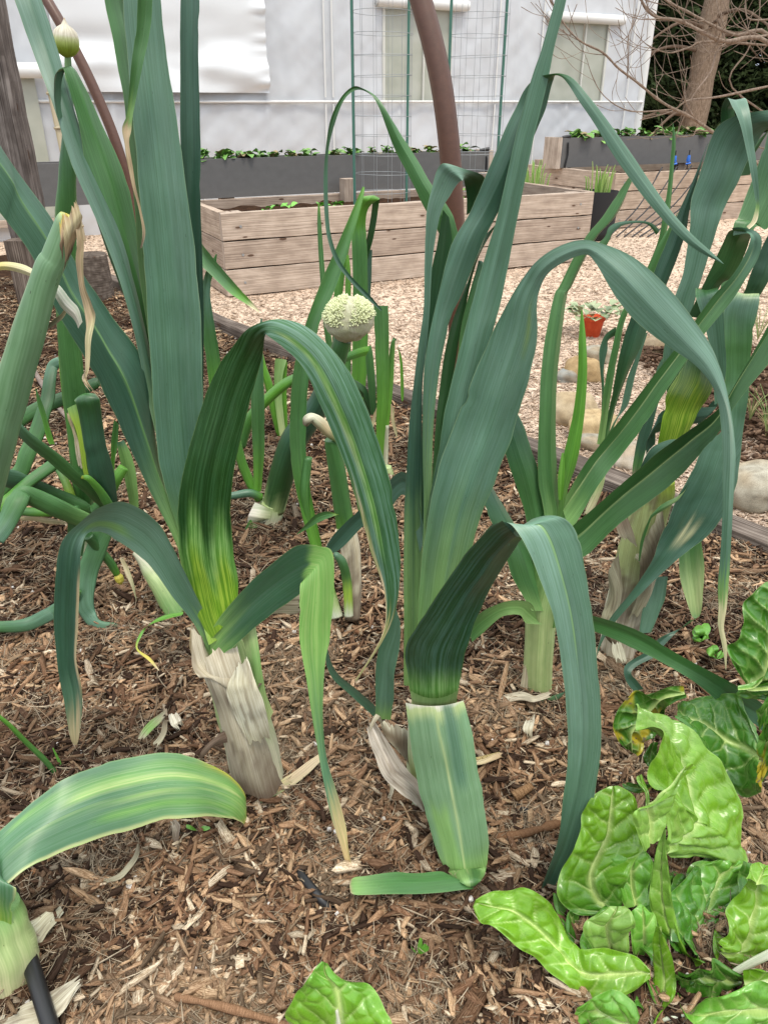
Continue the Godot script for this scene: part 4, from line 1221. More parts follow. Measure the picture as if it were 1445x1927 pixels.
func trees() -> void:
	# bare shrub tree: stem just right of the picture, limbs reaching in
	var t := thing("bare_tree", "leafless shrub tree with pale brown twigs reaching in from the right", "tree", Vector3(3.1, PATH, -5.2))
	var o := -t.position
	var limbs := [
		[[Vector3(2.533, 0.726, -5.200), Vector3(2.210, 1.093, -5.200), Vector3(1.945, 1.096, -5.150), Vector3(1.799, 1.133, -5.100), Vector3(1.648, 1.192, -5.100), Vector3(1.496, 1.207, -5.050), Vector3(1.399, 1.269, -5.000), Vector3(1.360, 1.374, -5.000)], 0.022, 0.009],
		[[Vector3(2.522, 0.768, -5.200), Vector3(2.244, 1.137, -5.300), Vector3(2.058, 1.137, -5.300), Vector3(1.894, 1.192, -5.300), Vector3(1.771, 1.244, -5.300), Vector3(1.618, 1.308, -5.300), Vector3(1.506, 1.385, -5.300)], 0.020, 0.009],
		[[Vector3(2.551, 0.303, -5.150), Vector3(1.959, 0.626, -5.100), Vector3(1.768, 0.719, -5.050), Vector3(1.642, 0.763, -5.000), Vector3(1.545, 0.814, -5.000), Vector3(1.420, 0.885, -4.950), Vector3(1.287, 0.955, -4.900), Vector3(1.180, 1.026, -4.850), Vector3(1.046, 1.074, -4.800), Vector3(0.956, 1.144, -4.800), Vector3(0.863, 1.259, -4.800)], 0.016, 0.006],
		[[Vector3(2.425, 0.906, -5.200), Vector3(1.955, 0.820, -5.100), Vector3(1.770, 0.799, -5.100), Vector3(1.678, 0.741, -5.100), Vector3(1.505, 0.697, -5.100)], 0.012, 0.004],
		[[Vector3(1.644, 0.753, -5.000), Vector3(1.430, 0.742, -4.950), Vector3(1.300, 0.774, -4.900), Vector3(1.205, 0.840, -4.900), Vector3(1.144, 0.925, -4.900), Vector3(1.106, 1.003, -4.900)], 0.007, 0.003],
		[[Vector3(2.365, 1.146, -5.200), Vector3(1.966, 1.088, -5.200), Vector3(1.888, 0.943, -5.150), Vector3(1.791, 0.820, -5.100), Vector3(1.751, 0.683, -5.100), Vector3(1.729, 0.595, -5.100)], 0.011, 0.004],
		[[Vector3(2.431, 1.073, -5.300), Vector3(1.912, 1.105, -5.300), Vector3(1.790, 1.073, -5.300), Vector3(1.662, 1.046, -5.250), Vector3(1.524, 1.078, -5.200), Vector3(1.442, 1.135, -5.200)], 0.011, 0.003],
		[[Vector3(1.357, 0.906, -4.950), Vector3(1.345, 1.011, -4.950), Vector3(1.333, 1.113, -4.950), Vector3(1.354, 1.165, -4.950), Vector3(1.378, 1.235, -4.950), Vector3(1.377, 1.297, -4.950)], 0.006, 0.003],
		[[Vector3(1.333, 1.113, -4.950), Vector3(1.289, 1.073, -4.950), Vector3(1.241, 1.061, -4.950)], 0.004, 0.002],
		[[Vector3(2.436, 1.240, -5.400), Vector3(2.171, 1.221, -5.400), Vector3(2.117, 1.298, -5.400), Vector3(2.107, 1.370, -5.400)], 0.010, 0.005],
		[[Vector3(2.615, 0.594, -5.300), Vector3(2.089, 0.867, -5.300), Vector3(2.140, 1.059, -5.300), Vector3(2.170, 1.202, -5.300), Vector3(2.153, 1.334, -5.300)], 0.010, 0.004],
		[[Vector3(2.531, 0.480, -5.200), Vector3(1.947, 0.635, -5.200), Vector3(1.865, 0.612, -5.200), Vector3(1.786, 0.606, -5.200), Vector3(1.717, 0.635, -5.200)], 0.008, 0.003]]
	for l in limbs:
		var pts := []
		for q in l[0]:
			pts.append(q + o)
		branch(t, pts, l[1] * 0.62, l[2] * 0.55, 2 if pts.size() > 6 else 1)
	rod(t, "trunk", [Vector3(0, 0, 0), Vector3(-0.05, 0.35, 0.05), Vector3(2.529, 0.394, -5.150) + o, Vector3(2.533, 0.726, -5.200) + o, Vector3(2.388, 1.149, -5.250) + o], 0.07, 0.02, M.bark, 10, Color(0.30, 0.22, 0.17), 0.3)
	# big conifer trunk
	var c := thing("pine_tree", "thick straight conifer trunk with reddish bark behind the twigs", "tree", Vector3(4.13, PATH, -11.6))
	rod(c, "trunk", [Vector3(0, 0, 0), Vector3(0.02, 1.2, 0), Vector3(0.06, 2.6, 0), Vector3(0.08, 6.0, 0)], 0.18, 0.14, M.bark, 16, Color(0.42, 0.34, 0.27), 0.2)
	for i in 14:
		var a := rng.randf() * TAU
		var y := rng.randf_range(0.6, 3.4)
		rod(c, "dead_branch", [Vector3(0, y, 0), Vector3(cos(a) * 0.6, y + 0.05, sin(a) * 0.6), Vector3(cos(a) * 1.3, y - 0.25, sin(a) * 1.3)], 0.03, 0.008, M.bark, 6, Color(0.25, 0.19, 0.15), 0.3)
	crown(c, 4.2, 9.0, 2.4, 2600, Color(0.030, 0.060, 0.022))
	# dark evergreens filling the gap
	var spots := [[3.2, -13.5, 7.0, 1.9], [5.1, -14.2, 8.0, 2.2], [6.8, -14.0, 7.5, 2.2], [4.2, -15.8, 9.0, 2.4], [8.4, -13.0, 7.0, 2.0]]
	var names := ["dark evergreen just right of the greenhouse corner", "dark evergreen right behind the conifer trunk", "dark evergreen above the wooden rails", "tallest dark evergreen in the background", "dark evergreen at the far right"]
	for i in spots.size():
		var s: Array = spots[i]
		var e := thing("evergreen_tree", names[i], "tree", Vector3(s[0], PATH, s[1]), 0.0, "evergreens behind the greenhouse")
		rod(e, "trunk", [Vector3.ZERO, Vector3(0.03, s[2] * 0.5, 0), Vector3(0, s[2], 0)], 0.16, 0.03, M.bark, 8, Color(0.16, 0.11, 0.08), 0.2)
		crown(e, 0.15, s[2], s[3], 14000, Color(0.034, 0.050, 0.020), 2.0)
	var sh := [[3.6, -12.9], [4.35, -12.9], [5.0, -12.9], [5.7, -12.3], [6.5, -11.8], [3.25, -12.2]]
	var shn := ["dark yew bush against the greenhouse corner", "dark yew bush behind the conifer trunk", "dark yew bush right of the conifer trunk", "dark yew bush behind the wooden panel", "dark yew bush at the right edge", "dark yew bush left of the conifer trunk"]
	for i in sh.size():
		var e := thing("yew_bush", shn[i], "bush", Vector3(sh[i][0], PATH, sh[i][1]), 0.0, "yew bushes behind the planters")
		rod(e, "trunk", [Vector3.ZERO, Vector3(0.03, 1.2, 0), Vector3(0, 2.6, 0)], 0.07, 0.02, M.bark, 8, Color(0.16, 0.11, 0.08), 0.2)
		crown(e, 0.0, 2.7, 0.85, 7000, Color(0.034, 0.050, 0.020))
	# wooden rail panel and leaning poles at far right
	var f := thing("wooden_rail_panel", "grey slatted wooden panel far behind at the right edge", "fence", Vector3(4.9, PATH, -10.2), -8.0)
	for i in 9:
		plank(f, "slat", Vector3(i * 0.13, 0.62, 0.03), Vector3(0.07, 0.95, 0.02), M.oldwood, Color(0.9, 0.87, 0.85), 0.003)
	for y in [0.25, 0.72, 1.0]:
		plank(f, "rail", Vector3(0.52, y, 0), Vector3(1.3, 0.07, 0.03), M.oldwood, Color(0.9, 0.87, 0.85), 0.003)
	for q in [0.0, 1.05]:
		plank(f, "post", Vector3(q, 0.5, -0.06), Vector3(0.08, 1.05, 0.08), M.oldwood, Color(0.9, 0.87, 0.85), 0.003)
	for i in 4:
		var lp := thing("leaning_pole", nth[i] + " from the left of the long grey poles leaning at far right", "pole", Vector3(5.0 + i * 0.14, PATH, -10.6), 0.0, "leaning poles")
		rod(lp, "shaft", [Vector3.ZERO, Vector3(0.6, 1.0, 0.05), Vector3(1.3 + i * 0.05, 2.1, 0.1)], 0.022, 0.02, M.oldwood, 7, Color(0.75, 0.75, 0.75))

func crown(e: Node3D, y0: float, h: float, r: float, n: int, c: Color, big := 1.0) -> void:
	# sprays of short needle shoots hung on drooping boughs
	var pos := PackedVector3Array()
	var nor := PackedVector3Array()
	var col := PackedColorArray()
	var boughs := 90
	for b in boughs:
		var t := pow(rng.randf(), 1.2)
		var y := lerpf(y0, h, t)
		var a := b * 2.399 + rng.randf() * 0.5
		var reach := r * (1.0 - t * 0.85) * rng.randf_range(0.65, 1.1)
		for i in n / boughs:
			var k := sqrt(rng.randf())
			var p0 := Vector3(cos(a) * reach * k, y - k * k * 0.5 * r * 0.3, sin(a) * reach * k)
			p0 += Vector3(rng.randfn(0, 0.10), rng.randfn(0, 0.07), rng.randfn(0, 0.10)) * (0.5 + k)
			var d := Vector3(cos(a) + rng.randfn(0, 0.6), -0.5 + rng.randfn(0, 0.4), sin(a) + rng.randfn(0, 0.6)).normalized() * rng.randf_range(0.06, 0.16) * big
			var w := d.cross(Vector3(rng.randfn(), rng.randfn(), rng.randfn())).normalized() * rng.randf_range(0.012, 0.03) * big
			var nn := d.cross(w).normalized()
			var cc := c * rng.randf_range(0.6, 1.7)
			for q in [p0 - w, p0 + d, p0 + w]:
				pos.append(q)
				nor.append(-nn)
				col.append(cc)
	var arr := []
	arr.resize(Mesh.ARRAY_MAX)
	arr[Mesh.ARRAY_VERTEX] = pos
	arr[Mesh.ARRAY_NORMAL] = nor
	arr[Mesh.ARRAY_COLOR] = col
	var am := ArrayMesh.new()
	am.add_surface_from_arrays(Mesh.PRIMITIVE_TRIANGLES, arr)
	put(e, "crown", am, M.needle)


func _ready() -> void:
	rng.seed = 20240417
	n1.seed = 3; n1.frequency = 0.01; n1.noise_type = FastNoiseLite.TYPE_SIMPLEX_SMOOTH; n1.fractal_octaves = 2
	n2.seed = 8; n2.frequency = 0.01; n2.noise_type = FastNoiseLite.TYPE_SIMPLEX_SMOOTH; n2.fractal_octaves = 2
	cell.seed = 4; cell.frequency = 0.012; cell.noise_type = FastNoiseLite.TYPE_CELLULAR
	cell.cellular_return_type = FastNoiseLite.RETURN_DISTANCE2_SUB; cell.fractal_type = FastNoiseLite.FRACTAL_NONE
	# camera: hand held above the bed, tilted down
	var cam := Camera3D.new()
	cam.fov = 67.0
	cam.near = 0.02
	cam.far = 300.0
	add_child(cam)
	cam.position = Vector3(0, 0.78, 0)
	cam.rotation_degrees = Vector3(-27.8, 0, 0)
	cam.current = true
	# bright overcast sky
	var env := Environment.new()
	env.background_mode = Environment.BG_SKY
	var sky := Sky.new()
	var sm := ProceduralSkyMaterial.new()
	sm.sky_top_color = Color(0.97, 0.985, 1.0)
	sm.energy_multiplier = 1.95
	sm.sky_horizon_color = Color(0.52, 0.55, 0.60)
	sm.sky_curve = 0.5
	sm.ground_bottom_color = Color(0.30, 0.26, 0.21)
	sm.ground_horizon_color = Color(0.55, 0.52, 0.48)
	sm.sun_angle_max = 0.0
	sky.sky_material = sm
	env.sky = sky
	env.tonemap_mode = Environment.TONE_MAPPER_LINEAR
	env.tonemap_exposure = 1.3
	env.sdfgi_enabled = true
	env.ssao_enabled = true
	env.ssil_enabled = true
	var we := WorldEnvironment.new()
	we.environment = env
	add_child(we)
	var sun := DirectionalLight3D.new()
	sun.light_color = Color(1.0, 0.97, 0.92)
	sun.light_energy = 0.5
	sun.light_angular_distance = 14.0
	sun.shadow_enabled = true
	sun.rotation_degrees = Vector3(-66, 20, 0)
	add_child(sun)
	make_materials()
	make_ground()
	make_background()
	make_plants()

func make_plants() -> void:
	p = thing("leek", "large leek with wide upright leaves and a ragged dried shaft, left of centre", "leek", Vector3(-0.159, 0.000, -0.721), 0.0, "leeks growing in the mulched bed")
	tube(p, "shaft", [0,-7,1,33.1,-5,55,1,32.1,-13,116,1,29.9,-21,166,1,26.6,-26,214,1,23.5,-31,244,1,20.1], "S:0 s:.2 p:.5 p:.75 l:1", {"n": 36, "bump": 0.0014})
	leaf(p, "dry_sheath", [-53,226,21,-7,241,21,-39,200,41,3,212,41,-31,157,45,11,169,45,-27,97,43,22,110,43,-24,32,37,35,38,37], "s:0 S:.35 s:.6 S:.8 k:1", {"keel": -0.26, "pw": 2, "wr": 0.003, "tex": 3, "label": "papery grey brown sheath peeling round the shaft"})
	leaf(p, "dry_sheath", [-9,222,39,5,236,39,-15,210,61,18,218,61,-9,174,63,27,185,63,4,132,53,28,136,53], "w:0 s:.3 w:.7 s:1", {"keel": -0.1, "wr": 0.006, "tex": 3})
	leaf(p, "dry_sheath", [-55,267,21,-43,241,21,-53,234,36,-18,200,36,-40,219,49,13,200,49,-12,191,39,19,203,39], "s:0 s:.5 k:1", {"wr": 0.005, "keel": -0.15, "tex": 3})
	leaf(p, "dry_sheath", [-55,270,16,-44,263,16,-61,237,16,-44,230,16,-61,214,16,-44,201,16], "e:0 e:1", {"wr": 0.003, "tex": 3})
	leaf(p, "sheath_strip", [0,259,21,16,277,21,7,215,31,20,241,31,7,165,36,24,188,36,12,119,31,30,152,31], "p:0 l:.4 p:1", {"keel": -0.1})
	leaf(p, "dry_sheath", [-21,116,41,-26,135,41,-38,122,51,-33,140,51,-48,110,56,-51,119,56,-56,102,56,-56,105,56], "k:0 k:1", {"wr": 0.003, "tex": 3})
	leaf(p, "dry_sheath", [18,263,1,11,241,1,36,282,-9,29,256,-9,60,287,-14,56,257,-14,67,284,-14,65,263,-14], "s:0 s:1", {"wr": 0.004, "tex": 3})
	leaf(p, "fallen_leaf", [-8,20,37,3,20,47,23,25,16,31,25,32,55,30,-6,63,30,8,78,35,-26,79,35,-12], "l:0 d:.6 d:1", {"wr": 0.003})
	leaf(p, "leaf", [-37,256,26,-10,256,16,-51,337,1,-18,317,-9,-65,384,-9,-25,366,-19,-74,445,-14,-27,440,-24,-73,513,-19,-25,509,-29,-69,587,-24,-20,584,-34,-65,655,-29,-19,654,-39,-62,715,-34,-22,714,-44,-62,770,-44,-26,770,-54,-62,823,-54,-31,823,-64,-61,881,-64,-32,882,-74,-59,932,-74,-34,934,-84], "y:0 l:.1 b:.28 b:1", {"keel": 0.1, "n": 8})
	leaf(p, "leaf", [-72,508,-34,-64,497,-64,-75,614,-39,-68,608,-69,-72,691,-44,-63,687,-74,-71,778,-54,-64,778,-84,-76,827,-64,-66,829,-94,-81,859,-74,-71,862,-104,-82,920,-84,-73,925,-114], "g:0 g:1", {"keel": 0.1})
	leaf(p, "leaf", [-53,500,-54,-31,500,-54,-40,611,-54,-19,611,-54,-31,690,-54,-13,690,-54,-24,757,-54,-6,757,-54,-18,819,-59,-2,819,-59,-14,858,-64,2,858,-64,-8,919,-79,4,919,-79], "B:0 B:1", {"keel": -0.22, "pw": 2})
	leaf(p, "leaf", [-36,257,18,-24,254,3,-62,380,-17,-53,386,-32,-81,497,-32,-73,503,-47,-88,594,-37,-81,593,-52,-107,666,-52,-96,669,-67,-129,730,-62,-116,734,-77,-140,775,-72,-128,778,-87,-159,825,-92,-141,828,-107,-170,862,-102,-151,864,-117,-190,911,-122,-167,917,-137], "y:0 l:.12 b:.3 b:1", {"keel": 0.16})
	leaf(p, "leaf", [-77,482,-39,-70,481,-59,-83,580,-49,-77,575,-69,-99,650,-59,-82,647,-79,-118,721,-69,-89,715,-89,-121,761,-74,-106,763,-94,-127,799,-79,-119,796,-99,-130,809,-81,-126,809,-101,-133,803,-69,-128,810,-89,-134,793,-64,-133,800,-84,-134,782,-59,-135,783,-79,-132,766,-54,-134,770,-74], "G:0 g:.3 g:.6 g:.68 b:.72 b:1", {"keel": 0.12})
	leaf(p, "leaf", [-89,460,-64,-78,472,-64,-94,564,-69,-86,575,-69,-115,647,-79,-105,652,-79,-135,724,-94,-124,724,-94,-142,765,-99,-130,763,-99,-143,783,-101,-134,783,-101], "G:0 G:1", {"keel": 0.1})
	leaf(p, "leaf", [-23,252,11,-35,249,31,-59,363,-24,-64,348,-4,-80,448,-34,-91,426,-14,-81,543,-39,-117,512,-19,-109,599,-39,-129,550,-19,-127,639,-34,-150,607,-14,-144,687,-29,-158,652,-9,-163,724,-24,-172,685,-4,-174,749,-19,-177,696,1,-186,790,-9,-195,735,11], "y:0 l:.1 B:.3 b:1", {"keel": -0.26, "pw": 1.0, "n": 8, "stripes": [[0.0,0.02,0.05,1,"l"]]})
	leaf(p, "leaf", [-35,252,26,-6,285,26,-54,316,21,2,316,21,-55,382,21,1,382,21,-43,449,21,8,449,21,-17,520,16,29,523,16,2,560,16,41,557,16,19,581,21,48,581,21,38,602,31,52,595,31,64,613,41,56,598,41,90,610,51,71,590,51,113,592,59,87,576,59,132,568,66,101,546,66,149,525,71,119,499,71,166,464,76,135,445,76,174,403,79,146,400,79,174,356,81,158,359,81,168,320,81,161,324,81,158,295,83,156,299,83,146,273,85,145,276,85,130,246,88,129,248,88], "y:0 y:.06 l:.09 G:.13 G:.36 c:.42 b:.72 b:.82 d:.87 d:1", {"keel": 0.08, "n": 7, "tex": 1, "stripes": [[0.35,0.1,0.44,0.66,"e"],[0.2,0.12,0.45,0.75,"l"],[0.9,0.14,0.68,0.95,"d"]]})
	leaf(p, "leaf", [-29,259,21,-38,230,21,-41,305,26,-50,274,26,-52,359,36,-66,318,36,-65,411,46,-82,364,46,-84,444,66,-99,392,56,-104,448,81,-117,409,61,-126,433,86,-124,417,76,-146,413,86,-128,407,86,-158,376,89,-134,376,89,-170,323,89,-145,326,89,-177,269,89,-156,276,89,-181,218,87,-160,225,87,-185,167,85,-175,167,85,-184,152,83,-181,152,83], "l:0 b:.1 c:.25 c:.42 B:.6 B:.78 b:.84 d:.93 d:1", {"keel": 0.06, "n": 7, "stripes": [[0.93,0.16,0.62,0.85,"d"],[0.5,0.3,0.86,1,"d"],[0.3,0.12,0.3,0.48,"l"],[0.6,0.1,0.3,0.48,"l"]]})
	leaf(p, "leaf", [-42,212,26,-33,263,26,-18,236,31,-16,292,31,18,276,36,17,333,36,51,308,41,51,368,41,71,327,46,71,385,46,74,346,56,94,391,56,74,346,66,110,383,66,72,293,76,104,300,76,79,232,86,97,260,86,86,166,96,94,196,96,94,118,111,97,148,101,101,80,121,107,110,111,110,43,126,116,61,116,117,2,129,120,29,129,121,-25,135,128,-17,135], "l:0 B:.14 B:.3 l:.34 l:.5 b:.72 d:.84 d:1", {"keel": 0.05, "n": 8, "tex": 2})
	leaf(p, "leaf", [-34,867,-14,-22,867,-14,-40,839,-14,-28,839,-14,-47,813,-14,-37,813,-14,-53,790,-14,-46,790,-14,-58,772,-14,-53,772,-14,-63,762,-14,-56,760,-14,-63,750,-14,-59,751,-14,-63,733,-14,-59,734,-14,-62,716,-14,-59,717,-14,-60,694,-14,-58,695,-14,-60,676,-14,-57,677,-14,-64,663,-14,-62,664,-14], "g:0 g:.25 l:.38 d:.46 d:.8 k:1", {"keel": 0.25, "wr": 0.003})
	p = thing("leek", "tallest leek in the centre, one broad leaf folded down to the ground", "leek", Vector3(0.060, 0.000, -0.691), 0.0, "leeks growing in the mulched bed")
	tube(p, "shaft", [3,-22,-9,32.4,-1,48,-9,30.3,-2,114,-4,28.0,-2,168,1,25.8,-2,204,1,24.8,-3,238,1,23.7], "w:0 p:.4 p:.7 l:1", {"n": 24, "bump": 0.0006})
	leaf(p, "sheath_strip", [-32,169,19,-13,173,19,-32,107,23,-7,107,23,-23,51,19,-1,51,19,-12,5,11,11,-4,11], "w:0 p:.5 p:1", {"keel": -0.2, "wr": 0.001})
	leaf(p, "dry_sheath", [-65,136,1,-33,123,1,-62,133,11,-31,104,11,-49,113,16,-29,83,16,-33,100,16,-24,65,16], "w:0 k:.3 w:1", {"wr": 0.006, "tex": 3})
	leaf(p, "dry_sheath", [-80,152,31,-70,162,31,-71,116,36,-55,137,36,-55,78,36,-37,104,36,-26,42,31,-18,73,31,-9,8,21,-4,17,21], "w:0 w:.8 s:1", {"wr": 0.006, "keel": 0.2, "tex": 3})
	leaf(p, "dry_sheath", [-78,151,26,-75,150,26,-71,166,21,-66,162,21,-66,146,16,-61,142,16], "s:0 s:1", {"wr": 0.002, "tex": 3})
	leaf(p, "folded_leaf", [-36,198,36,27,201,36,-33,170,46,35,174,46,-25,121,61,45,121,61,-15,77,74,54,77,74,-4,41,87,59,41,87,5,18,97,58,22,97,14,8,107,54,13,107,23,30,134,46,30,131,31,25,135,39,25,135], "w:0 p:.03 m:.10 m:.45 l:.7 g:1", {"keel": -0.2, "n": 8, "pw": 2, "stripes": [[0.0,0.025,0.02,0.85,"p"],[-0.5,0.3,0.35,1,"l"],[0.5,0.3,0.75,1,"g"],[0.4,0.2,0.0,0.3,"b"]], "label": "broad leaf folded down flat with a pale midrib"})
	leaf(p, "leaf", [39,25,135,15,25,123,31,30,140,6,30,118,2,30,145,-20,30,121,-39,30,148,-50,30,122,-73,30,150,-79,30,127,-89,28,149,-92,28,127,-95,25,143,-96,25,130], "g:0 g:.5 l:.85 d:1", {"keel": 0.06, "wr": 0.002})
	leaf(p, "leaf", [-31,214,36,21,216,36,-29,196,31,20,196,31,-26,184,27,19,184,27], "l:0 p:1", {"keel": -0.2, "pw": 2})
	leaf(p, "leaf", [-28,187,26,21,187,26,-35,232,31,23,229,31,-37,279,41,27,279,41,-19,334,61,42,339,41,8,404,81,59,380,41,29,447,96,68,404,46,42,462,104,72,417,54], "p:0 l:.06 B:.25 B:1", {"keel": 0.1, "n": 8, "tex": 1})
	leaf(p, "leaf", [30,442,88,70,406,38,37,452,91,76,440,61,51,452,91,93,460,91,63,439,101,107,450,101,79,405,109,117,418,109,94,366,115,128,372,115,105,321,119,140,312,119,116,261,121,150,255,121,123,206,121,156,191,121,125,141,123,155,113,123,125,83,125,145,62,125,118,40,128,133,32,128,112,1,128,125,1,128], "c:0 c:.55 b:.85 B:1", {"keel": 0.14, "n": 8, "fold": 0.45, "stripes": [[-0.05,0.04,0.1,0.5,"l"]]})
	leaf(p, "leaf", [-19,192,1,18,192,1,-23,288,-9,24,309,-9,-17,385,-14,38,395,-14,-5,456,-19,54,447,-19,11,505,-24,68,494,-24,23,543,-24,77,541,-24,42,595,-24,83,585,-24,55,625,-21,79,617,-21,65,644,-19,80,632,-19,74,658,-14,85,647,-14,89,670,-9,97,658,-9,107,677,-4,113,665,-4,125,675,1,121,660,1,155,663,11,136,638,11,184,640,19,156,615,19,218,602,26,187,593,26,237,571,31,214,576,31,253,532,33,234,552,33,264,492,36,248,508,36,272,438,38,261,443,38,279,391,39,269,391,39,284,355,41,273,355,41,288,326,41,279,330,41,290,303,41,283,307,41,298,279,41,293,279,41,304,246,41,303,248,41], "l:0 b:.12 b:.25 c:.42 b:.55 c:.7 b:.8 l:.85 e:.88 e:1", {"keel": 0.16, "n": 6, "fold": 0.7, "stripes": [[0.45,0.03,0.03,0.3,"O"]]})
	leaf(p, "leaf", [-15,244,-19,5,252,-19,-16,377,-29,8,377,-29,-6,463,-29,25,469,-29,1,519,-31,32,530,-31,12,572,-34,43,592,-34,24,626,-37,50,624,-37,41,695,-39,59,695,-39,51,751,-41,67,751,-41,62,798,-44,76,798,-44,69,821,-46,79,821,-46,77,854,-49,86,854,-49,86,896,-54,91,896,-54], "l:0 b:.15 b:1", {"keel": 0.06, "n": 7})
	leaf(p, "leaf", [-25,222,-29,-3,229,-29,-18,371,-39,-10,435,-39,-21,492,-44,-8,526,-44,-20,557,-47,2,594,-47,-9,621,-49,13,621,-49,2,666,-51,32,671,-51,18,694,-54,44,695,-54,29,722,-54,59,726,-54,37,741,-54,67,748,-54,44,760,-54,73,764,-54,52,777,-54,78,778,-54,58,791,-51,80,792,-51,66,799,-47,81,798,-47,76,802,-39,81,801,-39,85,802,-34,86,799,-34,94,798,-29,92,792,-29,106,786,-24,99,782,-24,122,769,-19,113,765,-19,141,748,-14,128,745,-14,162,723,-9,145,725,-9,181,701,-4,163,705,-4,200,683,1,187,683,1,220,668,3,206,670,3,231,659,5,230,659,5], "l:0 b:.12 B:.3 b:.5 g:.58 b:.68 b:1", {"keel": 0.12, "n": 6})
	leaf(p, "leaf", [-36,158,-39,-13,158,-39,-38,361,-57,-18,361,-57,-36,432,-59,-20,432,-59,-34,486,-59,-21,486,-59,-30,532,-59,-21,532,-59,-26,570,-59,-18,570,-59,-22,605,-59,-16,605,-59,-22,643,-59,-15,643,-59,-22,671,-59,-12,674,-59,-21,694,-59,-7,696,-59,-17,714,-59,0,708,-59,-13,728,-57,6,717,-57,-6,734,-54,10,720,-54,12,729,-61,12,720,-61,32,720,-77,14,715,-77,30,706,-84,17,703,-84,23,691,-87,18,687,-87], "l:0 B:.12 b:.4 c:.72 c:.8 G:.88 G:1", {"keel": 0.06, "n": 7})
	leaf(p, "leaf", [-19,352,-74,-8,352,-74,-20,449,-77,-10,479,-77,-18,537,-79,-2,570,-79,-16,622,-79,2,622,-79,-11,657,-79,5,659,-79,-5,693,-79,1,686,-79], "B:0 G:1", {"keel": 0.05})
	leaf(p, "leaf", [-10,295,-51,2,295,-51,-8,450,-59,5,486,-59,-2,541,-64,11,547,-64,6,589,-66,16,584,-66,20,629,-69,27,644,-69,36,673,-71,45,682,-71], "g:0 G:.4 G:1", {"keel": 0.1})
	leaf(p, "leaf", [2,487,-57,10,487,-57,12,548,-61,19,553,-61,15,584,-64,23,584,-64,21,615,-66,32,615,-66,28,642,-69,36,642,-69,29,649,-69,32,649,-69], "l:0 g:.5 b:1", {"keel": 0.2})
	leaf(p, "leaf", [6,632,-79,17,642,-79,-5,666,-84,9,676,-84,-21,692,-89,2,692,-89,-36,719,-94,-16,714,-94,-49,741,-99,-29,734,-99,-57,759,-101,-43,754,-101,-64,776,-104,-52,766,-104,-71,787,-109,-63,780,-109,-80,793,-114,-76,790,-114,-89,794,-119,-87,791,-119,-100,785,-119,-97,783,-119,-110,767,-119,-105,766,-119,-115,743,-117,-112,743,-117,-118,715,-115,-114,715,-115,-118,686,-113,-114,686,-113,-116,664,-111,-112,665,-111,-109,642,-109,-105,644,-109,-96,624,-107,-92,626,-107,-77,605,-105,-73,607,-105,-63,593,-104,-62,594,-104], "g:0 g:.5 G:.6 b:.7 B:1", {"keel": 0.2, "n": 6})
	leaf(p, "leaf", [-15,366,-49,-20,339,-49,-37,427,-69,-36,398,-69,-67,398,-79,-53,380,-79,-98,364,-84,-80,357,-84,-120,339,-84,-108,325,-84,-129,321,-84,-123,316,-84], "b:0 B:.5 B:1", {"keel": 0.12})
	leaf(p, "leaf", [-47,288,-29,-42,259,-29,-52,270,-24,-42,226,-24,-65,233,-19,-48,191,-19,-70,191,-19,-48,159,-19,-70,142,-19,-50,142,-19,-72,121,-19,-52,121,-19], "b:0 b:.7 l:1", {"keel": 0.08})
	leaf(p, "leaf", [-130,230,-59,-127,230,-59,-132,182,-64,-128,191,-64,-125,145,-69,-119,154,-69,-102,111,-74,-94,121,-74,-75,78,-74,-71,93,-74,-67,69,-74,-64,79,-74], "b:0 b:1", {"keel": 0.1})
	p = thing("leek", "slender leek right of centre with a clean pale green shaft and deep green leaves", "leek", Vector3(0.229, 0.000, -0.889), 0.0, "leeks growing in the mulched bed")
	tube(p, "shaft", [1,-11,-1,21.4,-5,51,-1,20.9,-8,109,-1,20.8,-11,163,-1,21.4,-8,216,-1,22.4,-8,266,-1,22.6,-8,298,-1,22.9], "p:0 p:.4 l:.7 g:1", {"n": 22, "bump": 0.0005})
	leaf(p, "dry_sheath", [-57,20,21,-57,20,34,-35,30,21,-35,30,39,-17,45,44,-20,45,58,11,30,21,9,30,34], "s:0 s:1", {"wr": 0.004, "tex": 3})
	leaf(p, "dry_sheath", [-29,69,9,-22,59,9,-32,39,14,-21,34,14,-36,17,17,-21,11,17], "s:0 s:1", {"wr": 0.003, "tex": 3})
	leaf(p, "leaf", [-45,8,24,-43,3,24,-16,16,29,-13,6,29,14,29,29,18,20,29,30,31,24,30,27,24], "l:0 b:1", {"keel": 0.1})
	leaf(p, "leaf", [-19,154,24,-11,150,24,-29,184,29,-36,156,29,-43,196,34,-46,172,34,-64,199,39,-60,177,39,-86,190,39,-75,171,39,-103,177,39,-97,144,39,-116,157,39,-109,130,39], "l:0 l:.4 g:1", {"keel": 0.1})
	leaf(p, "leaf", [-30,176,29,-3,162,9,-58,223,24,-14,202,4,-75,269,19,-31,241,-1,-90,302,14,-51,279,-6,-106,342,9,-78,324,-11,-117,376,4,-100,360,-16], "l:0 g:.2 B:1", {"keel": 0.14})
	leaf(p, "leaf", [-25,210,4,1,219,4,-42,297,-11,-16,297,-11,-59,345,-16,-28,354,-16,-72,379,-21,-40,387,-21,-82,407,-26,-55,425,-26,-94,441,-31,-78,462,-31], "l:0 g:.2 B:1", {"keel": 0.1, "fold": 0.5})
